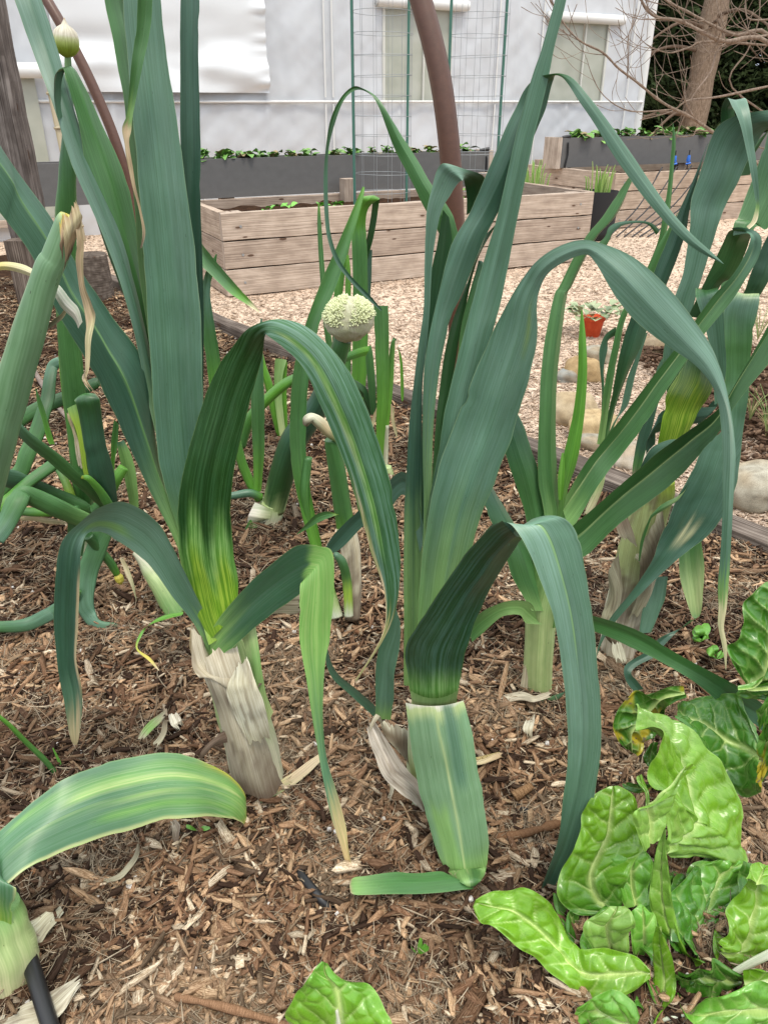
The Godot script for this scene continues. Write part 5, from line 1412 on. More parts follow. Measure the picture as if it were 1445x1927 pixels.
	leaf(p, "leaf", [-15,212,7,15,202,-8,-19,301,-3,6,293,-18,-31,353,-8,-2,346,-23,-37,434,-13,-13,428,-28,-39,507,-23,-15,503,-38,-30,577,-33,-11,574,-48,-22,593,-38,-4,590,-53,1,640,-48,18,638,-63,21,663,-58,39,661,-73,39,689,-68,53,683,-83,54,708,-78,60,705,-93], "l:0 g:.2 g:1", {"keel": 0.22, "pw": 1.0})
	leaf(p, "leaf", [0,292,-11,10,292,-11,-1,336,-16,10,336,-16,0,376,-21,19,376,-21,7,429,-26,22,429,-26,9,480,-31,21,480,-31,6,528,-36,15,528,-36,6,563,-41,8,562,-41], "l:0 v:.4 v:1", {"keel": 0.2})
	leaf(p, "leaf", [-3,326,-6,2,326,-6,-6,358,-11,3,358,-11,-3,388,-16,-1,388,-16], "v:0 v:1", {"keel": 0.2})
	leaf(p, "leaf", [0,344,19,11,290,19,12,368,14,27,325,14,26,392,9,44,360,9,43,416,4,61,384,4,67,457,4,88,432,4,88,493,4,107,476,4,108,525,4,125,513,4,125,557,4,139,543,4,141,587,4,162,579,4,159,612,4,175,609,4,168,635,4,183,630,4,170,650,4,183,648,4,169,655,-1,177,657,-1,166,653,-11,164,660,-11,161,650,-21,158,658,-21], "l:0 g:.12 g:.5 b:.8 b:1", {"keel": -0.26, "pw": 1.0, "n": 7, "stripes": [[0.0,0.02,0.02,0.75,"p"]]})
	leaf(p, "leaf", [-11,285,19,7,253,19,14,307,24,33,259,24,61,363,29,69,309,29,101,411,34,121,366,34,132,443,39,145,405,39,157,471,44,162,439,44,172,507,44,176,476,44,194,564,39,204,521,39,213,605,34,226,564,34], "l:0 g:.12 G:.5 g:1", {"keel": -0.26, "pw": 1.0, "n": 7, "stripes": [[0.0,0.02,0.02,0.9,"p"]]})
	leaf(p, "leaf", [-11,162,9,0,130,9,13,180,29,16,149,29,49,188,59,51,163,59,95,187,89,91,160,89,143,165,109,131,148,109,193,143,124,170,128,124,240,114,129,221,84,129,262,95,134,250,72,134,280,80,139,264,57,139], "l:0 g:.2 g:.5 B:1", {"keel": -0.12, "n": 7})
	p = thing("leek", "thick leek at right with a weathered peeling shaft and a glowing yellow green neck", "leek", Vector3(0.380, 0.000, -1.003), 0.0, "leeks growing in the mulched bed")
	tube(p, "shaft", [-8,0,13,29.8,-7,64,13,29.9,-4,133,13,29.9,-3,190,13,29.3,2,239,13,27.1,7,287,13,25.1,9,312,13,21.0], "s:0 w:.2 p:.5 p:.7 y:1", {"n": 24, "bump": 0.0012, "tex": 3})
	leaf(p, "dry_sheath", [-43,150,38,-37,205,38,-50,118,48,-28,137,48,-54,89,48,-28,80,48,-38,52,38,-15,37,38], "S:0 s:.6 k:1", {"wr": 0.005, "tex": 3, "keel": -0.2})
	leaf(p, "dry_sheath", [-19,206,48,5,288,48,-15,196,53,16,240,53,-10,147,48,17,193,48,-13,96,43,10,125,43], "s:0 k:.4 s:1", {"wr": 0.006, "tex": 3, "keel": -0.2})
	leaf(p, "dry_sheath", [-58,263,48,-40,267,48,-53,248,53,-31,248,53,-45,240,53,-24,231,53], "k:0 s:1", {"wr": 0.005, "tex": 3})
	leaf(p, "dry_sheath", [-41,67,73,-25,67,73,-40,58,78,-20,55,78,-37,47,83,-18,45,83], "w:0 w:1", {"wr": 0.003, "tex": 3})
	leaf(p, "leaf", [-4,358,18,33,375,18,-6,393,23,38,401,23,-6,416,23,41,416,23,-6,440,23,49,432,23,2,457,18,56,446,18,13,474,13,55,463,13,23,491,8,52,480,8,30,508,3,50,501,3], "y:0 y:.25 O:.5 G:.8 G:1", {"keel": 0.14, "n": 7, "tex": 1, "label": "olive green leaf base glowing yellow green at the neck"})
	leaf(p, "leaf", [7,421,3,45,429,3,-6,466,-2,29,473,-2,-9,494,-7,17,500,-7,-5,555,-12,22,551,-12,3,589,-17,29,589,-17,3,642,-22,38,645,-22,1,672,-27,45,670,-27,5,702,-27,55,696,-27,10,735,-27,62,723,-27,15,757,-22,67,743,-22,31,769,-12,71,755,-12,50,773,-2,76,758,-2,66,776,3,84,748,3,74,768,8,83,731,8], "g:0 b:.2 b:1", {"keel": 0.1, "n": 7})
	leaf(p, "leaf", [28,744,-37,41,747,-37,22,761,-32,37,769,-32,18,776,-27,31,778,-27,16,787,-12,36,787,-12,19,777,3,37,778,3,25,763,13,40,761,13,36,737,18,46,737,18,44,713,23,53,712,23,57,682,23,62,682,23,60,671,23,65,668,23,58,657,25,64,656,25,52,651,28,56,648,28], "G:0 G:.15 b:.25 b:.72 l:.8 e:.88 e:1", {"keel": 0.1, "n": 7})
	leaf(p, "leaf", [-34,529,-47,-13,538,-47,-25,580,-47,-6,564,-47,-12,630,-47,8,627,-47,-5,658,-47,9,662,-47,5,691,-47,12,697,-47,12,719,-47,16,732,-47,16,736,-47,18,742,-47], "B:0 B:1", {"keel": 0.15})
	leaf(p, "leaf", [6,541,18,29,541,18,15,580,23,37,581,23,19,610,33,47,593,33,20,639,48,47,619,48,14,649,68,41,643,68,8,656,93,31,653,93,13,659,108,29,656,108], "G:0 g:.5 g:1", {"keel": 0.15})
	leaf(p, "leaf", [71,526,-57,88,517,-57,81,633,-77,107,629,-77,89,647,-87,131,633,-87,99,680,-97,147,663,-97,106,713,-97,148,697,-97,109,745,-97,149,729,-97,116,776,-97,152,753,-97], "g:0 g:.3 b:1", {"keel": 0.12})
	leaf(p, "leaf", [71,697,-87,94,699,-87,78,707,-87,93,720,-87,83,720,-87,98,733,-87,91,736,-87,107,753,-87], "G:0 G:1", {"keel": 0.1})
	leaf(p, "leaf", [117,528,-97,140,528,-97,122,549,-97,145,544,-97,124,568,-97,152,568,-97,130,601,-97,154,592,-97,137,628,-97,157,619,-97], "G:0 B:1", {"keel": 0.1, "wr": 0.004})
	leaf(p, "leaf", [64,554,18,84,556,18,56,569,28,78,569,28,47,578,38,80,574,38,39,571,48,77,570,48,35,552,53,76,547,53,44,512,55,77,515,55,51,477,58,82,474,58,55,439,63,85,439,63,58,405,68,86,401,68,38,392,73,88,360,73,24,351,78,86,326,78,9,312,83,75,285,83,-3,265,88,54,254,88,-11,228,93,24,228,93,-31,182,98,-9,191,98,-60,134,103,-47,136,103,-72,91,108,-66,101,108,-73,74,111,-72,76,111], "g:0 p:.1 b:.2 g:.3 b:.5 B:.7 b:1", {"keel": 0.06, "n": 7, "wr": 0.002, "stripes": [[0.1,0.35,0.69,0.735,"e"]], "label": "long limp leaf with a bleached patch falling to the soil"})
	leaf(p, "leaf", [1,581,38,28,581,38,-4,572,58,22,580,58,11,540,63,30,557,63,22,511,65,37,527,65,34,472,65,47,487,65,42,440,65,49,443,65], "g:0 b:.3 b:1", {"keel": 0.1})
	leaf(p, "leaf", [63,181,3,91,208,3,68,144,13,100,169,13,82,107,23,102,129,23,92,85,28,104,92,28,94,83,33,96,84,33,64,80,53,74,91,53,28,77,73,39,66,73,8,66,88,27,59,88,-23,56,103,-6,52,103,-31,49,113,-20,45,113,-25,31,118,-11,35,118,-13,18,123,-1,24,123], "g:0 p:.2 g:.35 B:.5 B:1", {"keel": 0.12})
	leaf(p, "leaf", [6,163,43,36,167,43,5,131,48,36,131,48,4,99,53,28,99,53,3,73,58,21,77,58], "b:0 b:1", {"keel": 0.1})
	leaf(p, "leaf", [53,377,-7,71,421,-7,57,387,-7,75,411,-7,-5,369,-7,4,405,-7,-8,339,-7,2,356,-7], "B:0 B:1", {"keel": 0.1})
	leaf(p, "leaf", [-32,337,48,-31,341,48,-34,351,53,-27,343,53,-27,377,58,-17,361,58,-7,389,58,0,373,58,11,390,58,10,387,58], "B:0 b:1", {"keel": 0.1})
	leaf(p, "leaf", [21,326,73,29,354,73,3,306,83,16,325,83,-20,285,83,-13,302,83,-26,252,78,-21,257,78,-23,212,73,-21,212,73], "p:0 g:.5 g:1", {"keel": 0.1})
	p = thing("leek", "distant leek with pale shaft behind the crossing green leaves, right of centre", "leek", Vector3(0.420, 0.000, -1.428), 0.0, "leeks growing in the mulched bed")
	tube(p, "shaft", [-1,-12,-2,8.7,6,24,-2,8.1,16,59,-2,7.7,23,94,-2,7.1,22,134,-2,6.7,16,180,-2,6.6], "w:0 e:.3 p:.6 g:1", {"n": 16})
	leaf(p, "leaf", [-4,192,28,10,192,28,-4,249,28,9,249,28,-5,310,28,10,318,28,-1,379,28,12,379,28,7,447,28,18,445,28,38,518,28,51,515,28,52,569,28,62,566,28,54,607,28,65,593,28,55,642,28,64,637,28,53,688,28,60,686,28,50,726,28,56,726,28,46,754,28,47,753,28], "l:0 g:.2 g:1", {"keel": 0.15})
	leaf(p, "leaf", [12,190,8,22,193,8,14,228,8,28,262,8,18,298,8,44,336,8,21,371,8,58,378,8,32,435,8,67,422,8,45,465,8,80,465,8], "g:0 G:.3 B:1", {"keel": 0.12})
	leaf(p, "leaf", [27,193,-12,32,196,-12,34,220,-12,43,234,-12,44,249,-12,58,260,-12,49,313,-12,62,308,-12,58,351,-12,67,354,-12,66,399,-12,74,402,-12], "g:0 b:.3 b:1", {"keel": 0.12})
	leaf(p, "leaf", [8,209,-2,12,209,-2,0,289,-2,4,295,-2,-9,333,-2,-2,333,-2,-15,370,-2,0,370,-2,-8,399,-2,-1,389,-2,10,415,-2,12,399,-2], "g:0 b:.5 G:1", {"keel": 0.1})
	leaf(p, "leaf", [32,521,48,49,517,48,46,563,48,64,572,48,60,594,48,71,616,48,71,619,48,72,618,48], "g:0 g:1", {"keel": 0.1})
	leaf(p, "leaf", [-59,546,-12,-42,534,-12,-31,569,-12,-23,560,-12,-24,588,-12,-16,579,-12,-6,597,-12,0,591,-12,28,599,-12,26,595,-12,50,595,-12,46,591,-12,67,583,-12,61,575,-12], "g:0 b:.5 G:1", {"keel": 0.1})
	leaf(p, "leaf", [70,412,128,94,408,128,52,378,128,73,364,128,49,308,128,64,306,128,40,266,128,61,261,128,37,207,128,55,207,128,39,168,128,51,167,128], "b:0 B:.7 g:.85 k:1", {"keel": 0.12})
	p = thing("leek", "cropped leek in the bottom left corner with one broad yellow striped leaf", "leek", Vector3(-0.372, 0.000, -0.455), 0.0, "leeks growing in the mulched bed")
	tube(p, "shaft", [-20,-43,-15,38.4,-9,2,-15,36.4,0,46,-15,30.7,4,79,-20,23.1,5,104,-25,17.8], "w:0 e:.3 p:.7 l:1", {"n": 26, "bump": 0.0005})
	leaf(p, "leaf", [-17,70,-10,16,74,-10,-11,125,-10,26,116,-10,-10,156,-20,36,146,-10,-8,161,-45,23,139,-15,-4,150,-70,19,135,-20,15,159,-90,35,136,-40,45,173,-110,53,129,-60,69,172,-130,82,125,-80,94,164,-150,107,115,-100,128,155,-168,138,103,-123,152,138,-180,167,88,-140,176,110,-193,185,67,-158,195,83,-200,198,49,-170,207,53,-203,204,28,-183,204,19,-205,207,6,-195], "y:0 b:.12 b:.5 m:.75 l:.92 o:1", {"keel": 0.06, "n": 8, "tex": 2, "stripes": [[0.08,0.03,0.3,0.95,"p"],[-0.3,0.04,0.45,0.9,"p"],[0.97,0.05,0.1,1,"e"],[-0.95,0.12,0.74,1,"o"],[0.5,0.05,0.5,0.9,"l"],[-0.6,0.1,0.3,0.9,"l"]], "label": "broad arching leaf striped yellow with a browning tip"})
	leaf(p, "dry_sheath", [-1,25,-54,9,25,-23,9,30,-55,23,30,-25,15,28,-63,28,28,-41,21,25,-74,31,25,-54,28,20,-80,32,20,-70], "w:0 s:.5 w:1", {"wr": 0.005, "tex": 3, "keel": 0.02})
	leaf(p, "dry_sheath", [4,20,28,11,20,54,25,28,25,37,28,53,43,30,19,57,30,48,59,26,10,71,26,31,71,20,0,76,20,9], "w:0 s:.5 w:1", {"wr": 0.006, "tex": 3, "keel": 0.02})
	p = thing("flowering_leek", "flowering leek behind the left leaves topped by a closed papery bud", "leek", Vector3(-0.584, 0.000, -1.298), 0.0, "")
	tube(p, "flower_stalk", [29,23,48,15.0,43,130,58,17.3,65,254,78,20.0,82,365,98,19.0,99,488,108,18.0,120,599,118,16.7,133,644,128,15.8,148,693,138,12.5,163,746,148,8.5,172,790,148,5.6,179,835,148,4.4], "s:0 g:.1 g:.6 b:.9 l:1", {"flat": 0.6})
	bud(p, [180,852,148], 0.0162)
	leaf(p, "leaf", [54,213,98,72,213,98,59,310,98,81,310,98,65,401,98,90,409,98,80,486,98,96,494,98], "g:0 v:1", {"keel": 0.2})
	p = thing("onion", "thick near onion leaf with a withered papery tip at left edge", "onion", Vector3(-0.644, 0.000, -0.979), 0.0, "")
	tube(p, "leaf", [217,286,359,24.1,274,433,379,19.5,326,531,399,16.4,349,572,404,14.4,374,617,409,12.5,404,672,414,9.8,413,685,414,9.0,424,705,414,7.7,428,711,414,6.6], "g:0 m:.3 m:.85 p:.95 o:1", {"n": 20, "flat": 0.85})
	leaf(p, "dry_tip", [430,710,431,440,723,431,430,703,434,443,717,434,428,694,433,444,712,433,424,686,429,438,702,429,421,680,426,431,692,426], "d:0 e:.3 d:.7 k:1", {"wr": 0.004, "keel": 0.08, "tex": 3})
	leaf(p, "dry_tip", [424,705,427,432,716,427,425,698,432,434,710,432,424,689,429,430,697,429], "o:0 d:.5 k:1", {"wr": 0.003, "keel": -0.1, "tex": 3})
	leaf(p, "dry_tip", [437,716,429,442,713,429,437,699,429,441,698,429,433,685,429,438,685,429,431,667,429,435,669,429,431,651,429,437,653,429,431,639,429,438,645,429,429,630,429,433,628,429,426,610,429,429,610,429,424,600,429,426,601,429,428,591,429,431,592,429], "d:0 d:.5 e:.6 d:1", {"wr": 0.004, "keel": 0.3})
	p = thing("withered_leaf", "white withered leaf strand arching in from the left edge", "leaf", Vector3(-0.701, 0.000, -1.142), 0.0, "")
	leaf(p, "leaf", [404,671,542,403,665,542,413,675,542,412,669,542,431,674,547,430,667,547,447,668,552,446,663,552,460,663,557,455,657,557,470,653,562,463,646,562,475,646,562,470,638,562,476,636,562,472,631,562], "o:0 e:.3 w:.5 w:1", {"wr": 0.003, "keel": 0.25})
	leaf(p, "leaf", [465,649,557,467,648,557,459,641,557,461,639,557,453,637,557,455,634,557,444,630,557,445,628,557], "d:0 k:1", {"wr": 0.002})
	leaf(p, "leaf", [405,673,542,403,668,542,377,590,542,370,590,542,340,439,532,330,439,532,323,357,522,313,357,522], "e:0 s:1", {"wr": 0.003, "keel": 0.2})
	p = thing("onion", "sprawling onion clump at left with thick tubular bent leaves", "onion", Vector3(-0.595, 0.000, -1.428), 0.0, "onions in the bed")
	tube(p, "leaf", [36,407,398,6.1,59,373,378,6.9,67,338,358,9.1,78,300,328,10.4,90,257,298,11.2,100,216,268,11.2,110,170,238,8.8,117,145,228,6.3], "b:0 g:.5 g:1", {"flat": 0.55, "tex": 4, "bump": 0.0012})
	tube(p, "leaf", [-27,266,308,17.4,-18,243,288,17.8,-4,222,268,15.7,16,196,248,14.8,39,170,228,14.6,59,152,218,13.3,70,137,208,10.4], "b:0 G:.5 g:1", {"flat": 0.55, "tex": 4, "bump": 0.0012})
	tube(p, "leaf", [16,207,428,14.0,30,226,408,14.2,42,249,388,15.4,45,252,368,14.4,58,240,358,15.8,79,220,348,16.0,96,194,328,15.2,110,171,308,13.2,116,149,288,9.8], "b:0 g:.25 g:.6 l:1", {"flat": 0.55, "n": 20, "tex": 4, "bump": 0.0012})
	tube(p, "leaf", [-26,207,328,9.4,-6,219,308,9.1,12,230,278,9.6,36,243,248,9.8,44,248,228,8.1], "v:0 g:.6 g:1", {"flat": 0.55, "tex": 4, "bump": 0.0012})
	leaf(p, "leaf", [112,373,278,149,381,278,117,369,288,155,375,288,116,332,283,152,340,283,114,287,278,149,294,278,109,236,268,150,252,268,114,180,248,140,180,248,117,153,238,133,153,238], "g:0 G:.15 B:.5 B:1", {"keel": -0.18, "pw": 2, "wr": 0.003, "label": "broken flattened leaf folded at the top"})
	leaf(p, "leaf", [85,346,248,102,354,248,87,335,248,103,335,248,92,310,248,102,307,248,93,283,248,102,283,248,91,247,248,99,247,248,91,227,248,99,229,248], "l:0 y:.4 y:1", {"keel": 0.2})
	leaf(p, "dry_sheath", [79,332,238,85,336,238,81,301,238,86,303,238,80,275,238,88,272,238,78,245,238,87,234,238], "e:0 s:1", {"wr": 0.004, "tex": 3})
	leaf(p, "leaf", [134,263,188,146,267,188,133,239,188,155,239,188,136,199,188,158,199,188,137,149,188,154,149,188,138,129,188,151,129,188], "b:0 l:.2 l:1", {"keel": -0.15, "pw": 2})
	tube(p, "leaf", [-4,357,28,9.4,-20,348,28,10.9,-23,328,48,12.1,-25,301,68,12.8,-29,280,88,12.7,-39,249,108,13.9,-57,213,128,15.3,-70,185,138,14.7,-96,165,148,13.3,-113,149,158,11.9], "b:0 G:.3 g:.7 g:1", {"flat": 0.55, "tex": 4, "bump": 0.0012})
	tube(p, "leaf", [-141,209,8,10.0,-105,240,8,12.2,-74,256,-2,12.7,-39,268,-12,12.5,-12,277,-22,10.8,27,294,-32,10.0,37,297,-32,7.1], "g:0 G:.6 G:1", {"flat": 0.55, "tex": 4, "bump": 0.0012})
	leaf(p, "leaf", [13,361,188,14,360,188,11,330,188,20,330,188,13,299,188,22,301,188,13,272,188,24,272,188,16,258,188,25,258,188], "g:0 v:1", {"keel": 0.2})
	tube(p, "leaf", [102,243,288,1.9,115,241,288,5.2,124,216,278,7.2,130,185,268,8.6,136,161,258,7.4], "o:0 v:.15 g:1", {"flat": 0.55, "tex": 4, "bump": 0.0012})
	tube(p, "leaf", [149,229,218,8.7,132,206,228,10.5,111,172,228,10.6,87,148,228,10.2], "v:0 g:1", {"tex": 4, "bump": 0.0012})
	leaf(p, "leaf", [113,281,128,120,271,128,101,238,128,112,233,128,95,203,128,102,201,128,88,171,128,96,168,128], "g:0 v:1", {"keel": 0.2})
	tube(p, "leaf", [22,213,188,6.3,33,196,198,7.2,42,177,208,7.6,44,152,208,7.7], "g:0 y:1", {"tex": 4, "bump": 0.0012})
	tube(p, "leaf", [2,192,308,7.8,34,189,308,7.8,64,190,308,7.1,97,192,308,7.1], "g:0 v:.5 g:1", {"tex": 4, "bump": 0.0012})
	leaf(p, "dry_leaf", [-10,175,298,-9,168,298,11,176,298,11,166,298,40,171,298,38,160,298,68,164,298,67,159,298], "d:0 d:1", {"wr": 0.004})
	leaf(p, "leaf", [74,169,308,111,176,308,69,143,308,98,138,308,64,105,308,87,105,308], "G:0 G:1", {"keel": 0.1})
	tube(p, "leaf", [153,188,308,13.1,136,163,308,15.8,115,123,318,16.8,98,83,328,16.9,93,43,348,15.2,101,17,358,12.5,122,8,373,9.8,160,3,368,8.0,175,2,358,6.3,189,7,348,2.7], "g:0 b:.6 g:.9 d:1", {"flat": 0.55, "tex": 4, "bump": 0.0012})
	tube(p, "leaf", [-72,20,389,8.7,-36,20,392,9.6,11,25,393,10.4,34,25,366,10.6,45,30,359,9.8,76,50,359,8.0,92,70,357,5.3], "g:0 b:.5 g:1", {"flat": 0.55, "tex": 4, "bump": 0.0012})
	tube(p, "flower_stalk", [112,157,328,8.7,121,126,318,8.0,132,92,308,7.2,137,67,303,5.9], "G:0 g:.6 v:1")
	tube(p, "flower_bud", [138,67,303,4.6,139,60,303,7.8,140,54,303,7.3,140,46,303,2.8], "o:0 o:1", {"label": "small yellow green flower bud"})
	p = thing("young_leek", "short pale leek stub leaning out of the mulch behind the drooping leaf", "leek", Vector3(-0.370, 0.000, -1.110), 0.0, "")
	tube(p, "shaft", [13,5,20,17.3,0,31,10,16.3,-13,55,0,15.4,-27,72,-10,13.6,-42,94,-20,10.0,-56,103,-25,4.5], "l:0 p:.5 s:.8 s:1", {"bump": 0.0008})
	leaf(p, "dry_sheath", [-60,124,30,-54,128,30,-52,102,40,-44,106,40,-43,82,50,-38,85,50,-38,56,50,-37,56,50], "d:0 e:1", {"wr": 0.003})
	leaf(p, "leaf", [49,60,88,48,60,97,16,50,83,19,50,95,-5,40,89,-8,40,98,-16,30,109,-21,30,109,-13,30,143,-15,30,145,12,25,162,12,25,170,30,20,184,28,20,184], "v:0 v:.5 o:.8 d:1", {"keel": 0.15})
	p = thing("chive", "pair of thin chive blades at left edge above the striped leaf", "chive", Vector3(-0.415, 0.000, -0.719), 0.0, "")
	tube(p, "leaf", [-6,-13,-16,3.5,-20,35,-11,3.4,-35,72,-6,3.0,-47,106,-1,2.6,-61,134,4,1.9], "g:0 v:1")
	tube(p, "leaf", [-2,-8,-16,2.4,-7,16,-21,2.1,-14,41,-26,0.7], "g:0 v:1")
	p = thing("flowering_onion", "flowering onion behind with a round white and green seed head", "onion", Vector3(-0.243, 0.000, -1.428), 0.0, "")
	tube(p, "bulb", [-16,-15,-2,29.2,-6,-1,-2,31.3,5,24,-2,27.8,13,49,-2,25.4], "k:0 s:.5 p:1", {"bump": 0.001})
	tube(p, "flower_stalk", [12,33,-2,24.4,38,121,8,25.8,65,193,18,26.1,97,242,28,23.5,126,289,38,21.0,151,354,48,18.5,164,391,58,16.3,169,406,58,16.2], "p:0 G:.1 B:.5 g:1")
	umbel(p, [182,446,68], 0.0467)
	leaf(p, "sheath", [-41,6,23,-20,62,23,-23,15,28,2,52,28,-2,19,18,23,31,18], "w:0 p:1", {"keel": -0.2, "label": "white papery flap at the bulb"})
	leaf(p, "leaf", [-23,79,8,-8,79,8,-18,167,8,5,167,8,-15,246,8,11,246,8,-7,321,8,15,331,8,8,392,8,18,392,8,17,432,8,20,432,8], "v:0 g:.3 b:1", {"keel": 0.15})
	tube(p, "leaf", [-15,55,-2,8.8,-32,98,-2,9.8,-46,151,-2,9.6,-53,220,-2,8.4,-55,286,-2,7.2], "v:0 g:1")
	tube(p, "leaf", [-9,66,8,7.6,-30,80,18,8.6,-67,79,28,7.5,-93,83,28,5.4], "v:0 b:.4 b:1")
	leaf(p, "leaf", [-53,-95,68,-71,-89,68,-40,-50,58,-54,-24,58,-20,2,38,-36,21,38,-12,15,28,-24,28,28], "b:0 g:.6 v:1", {"keel": 0.12})
	tube(p, "leaf", [-55,145,-72,8.9,-34,204,-72,11.0,1,244,-72,10.8,36,275,-72,10.7,65,292,-72,9.6,97,300,-72,8.5], "g:0 v:.5 g:1")
	leaf(p, "leaf", [103,5,128,124,11,128,84,93,118,109,99,118,71,178,108,99,178,108,70,259,98,100,259,98,81,356,88,110,356,88,105,437,68,130,437,68,134,506,48,159,497,48,167,574,28,186,570,28,197,636,8,206,632,8,207,656,-2,210,654,-2], "v:0 g:.3 g:.7 v:1", {"keel": -0.25, "pw": 2})
	tube(p, "leaf", [127,-32,128,6.3,115,-1,118,8.4,103,41,108,9.3,95,88,108,9.2,93,134,108,9.1,101,195,98,8.0], "v:0 g:1")
	p = thing("onion", "cut onion stub bent over with a withered brown end, behind the arching leaf", "onion", Vector3(-0.057, 0.000, -1.094), 0.0, "onions in the bed")
	tube(p, "shaft", [3,11,24,13.4,5,68,4,15.1,2,118,-16,16.0,-5,163,-26,15.8], "k:0 s:.4 s:1", {"bump": 0.001, "tex": 3})
	tube(p, "stalk", [-5,153,-26,15.9,-10,193,-26,14.8,-16,251,-26,14.0,-22,297,-26,12.5,-24,318,-26,11.6], "v:0 g:.3 g:1")
	tube(p, "dry_tip", [-11,319,-21,8.3,-27,335,-16,9.8,-40,351,-11,8.9,-51,361,-6,7.2,-58,360,-1,7.2,-62,351,-1,4.0], "l:0 d:.3 s:.6 k:1", {"bump": 0.001})
	tube(p, "shoot", [-21,22,34,10.6,-27,44,24,8.9,-32,69,14,6.2], "w:0 p:.5 v:1")
	tube(p, "shoot", [-1,31,44,7.5,-2,62,34,7.4,-4,91,24,7.8,-10,122,24,7.7,-19,136,24,6.0,-24,138,24,2.6], "w:0 y:.2 g:.5 b:1")
	leaf(p, "leaf", [-12,184,-16,-10,192,-16,-30,201,-6,-26,192,-6,-51,201,4,-47,187,4,-71,180,4,-67,174,4,-84,165,4,-83,164,4], "y:0 g:.3 g:1", {"keel": 0.15})
	leaf(p, "leaf", [5,208,-106,14,208,-106,10,161,-106,20,167,-106,14,130,-106,21,135,-106], "g:0 g:1", {"keel": 0.2})
	p = thing("onion", "upright onion with a squarely cut flat leaf beside the timber edging", "onion", Vector3(0.002, 0.000, -1.615), 0.0, "onions in the bed")
	tube(p, "shaft", [0,-43,-65,9.0,0,41,-65,8.2,2,122,-65,7.4], "s:0 s:1", {"bump": 0.0008})
	tube(p, "bulb", [5,-26,-45,15.2,5,2,-45,16.3,4,26,-45,11.3], "p:0 p:1", {"bump": 0.001})
	leaf(p, "leaf", [-15,23,-45,-5,23,-45,-20,104,-45,0,104,-45,-18,206,-45,8,206,-45,-22,315,-45,9,315,-45,-24,403,-45,7,401,-45], "v:0 v:.2 g:1", {"keel": 0.15, "label": "flat leaf cut square across the top"})
	leaf(p, "leaf", [-93,294,-45,-93,275,-45,-63,307,-45,-61,287,-45,-39,313,-45,-34,294,-45,-28,308,-45,-42,289,-45,-21,231,-45,-38,225,-45,-19,158,-45,-31,155,-45], "g:0 v:.4 g:.6 G:1", {"keel": 0.15})
	leaf(p, "leaf", [-74,234,-65,-68,204,-65,-53,222,-65,-48,186,-65,-39,205,-65,-51,174,-65,-24,154,-65,-37,145,-65], "G:0 G:1", {"keel": 0.15})
	leaf(p, "leaf", [-2,122,-65,10,122,-65,5,224,-65,19,224,-65,12,309,-65,23,321,-65,23,325,-65,28,309,-65,33,273,-65,39,273,-65,36,199,-65,43,197,-65,39,180,-65,40,179,-65], "v:0 g:.5 v:.6 v:1", {"keel": 0.2})
	leaf(p, "dry_tip", [13,185,-35,21,177,-35,14,146,-35,22,146,-35,23,114,-35,28,118,-35,27,102,-35,28,104,-35], "d:0 e:1", {"wr": 0.002})
	leaf(p, "dry_tip", [-24,169,-25,-18,178,-25,-31,144,-25,-22,144,-25,-36,130,-25,-29,127,-25], "d:0 e:1", {"wr": 0.002})
	p = thing("onion", "far onion with a kinked bright green leaf in front of the planter", "onion", Vector3(-0.117, 0.000, -1.933), 0.0, "onions in the bed")
	leaf(p, "leaf", [13,-59,-167,44,-59,-167,27,116,-167,69,116,-167,34,322,-167,74,322,-167,34,458,-167,73,458,-167,32,510,-167,70,510,-167,44,555,-157,79,549,-157,61,574,-147,104,568,-147,87,566,-167,105,561,-167,75,483,-177,92,483,-177,58,428,-187,75,421,-187], "v:0 g:.3 v:.5 v:.65 G:.85 G:1", {"keel": 0.12})
	leaf(p, "leaf", [-10,-43,-167,6,-43,-167,-44,207,-167,-26,207,-167,-52,377,-167,-38,377,-167,-54,497,-167,-43,497,-167,-50,558,-167,-46,557,-167], "g:0 g:.8 v:1", {"keel": 0.2})
	leaf(p, "leaf", [-11,-51,-187,8,-51,-187,-26,201,-187,-4,201,-187,-11,373,-187,12,373,-187,17,481,-187,34,481,-187,39,546,-187,46,543,-187], "g:0 v:1", {"keel": 0.2})
	leaf(p, "leaf", [5,-47,-177,21,-47,-177,8,204,-177,26,204,-177,15,375,-177,29,368,-177,19,430,-177,25,430,-177], "g:0 v:1", {"keel": 0.2})
	leaf(p, "leaf", [12,-54,-197,36,-54,-197,37,198,-197,69,198,-197,51,343,-197,82,343,-197,63,440,-197,86,440,-197], "B:0 B:1", {"keel": 0.2})
	p = thing("onion", "light green onion with snapped hollow leaves by the timber edging, left of seed head", "onion", Vector3(-0.261, 0.000, -1.877), 0.0, "onions in the bed")
	leaf(p, "leaf", [-13,-9,-23,4,-9,-23,-20,94,-23,-1,94,-23,-18,165,-23,3,163,-23,-12,214,-23,17,210,-23], "p:0 l:.5 l:1", {"keel": -0.2, "pw": 2})
	leaf(p, "leaf", [-5,-6,-33,6,-6,-33,-5,91,-33,9,91,-33,-2,148,-33,12,154,-33,4,190,-33,17,204,-33], "v:0 v:1", {"keel": 0.2})
	tube(p, "leaf", [-13,-12,-43,9.9,-25,65,-43,11.2,-36,138,-43,10.3,-49,194,-43,8.8,-55,242,-43,6.7], "v:0 v:1")
	p = thing("onion", "green onion behind the slim dark leaf with one yellow tipped leaf by the planter corner", "onion", Vector3(-0.483, 0.000, -2.117), 0.0, "onions in the bed")
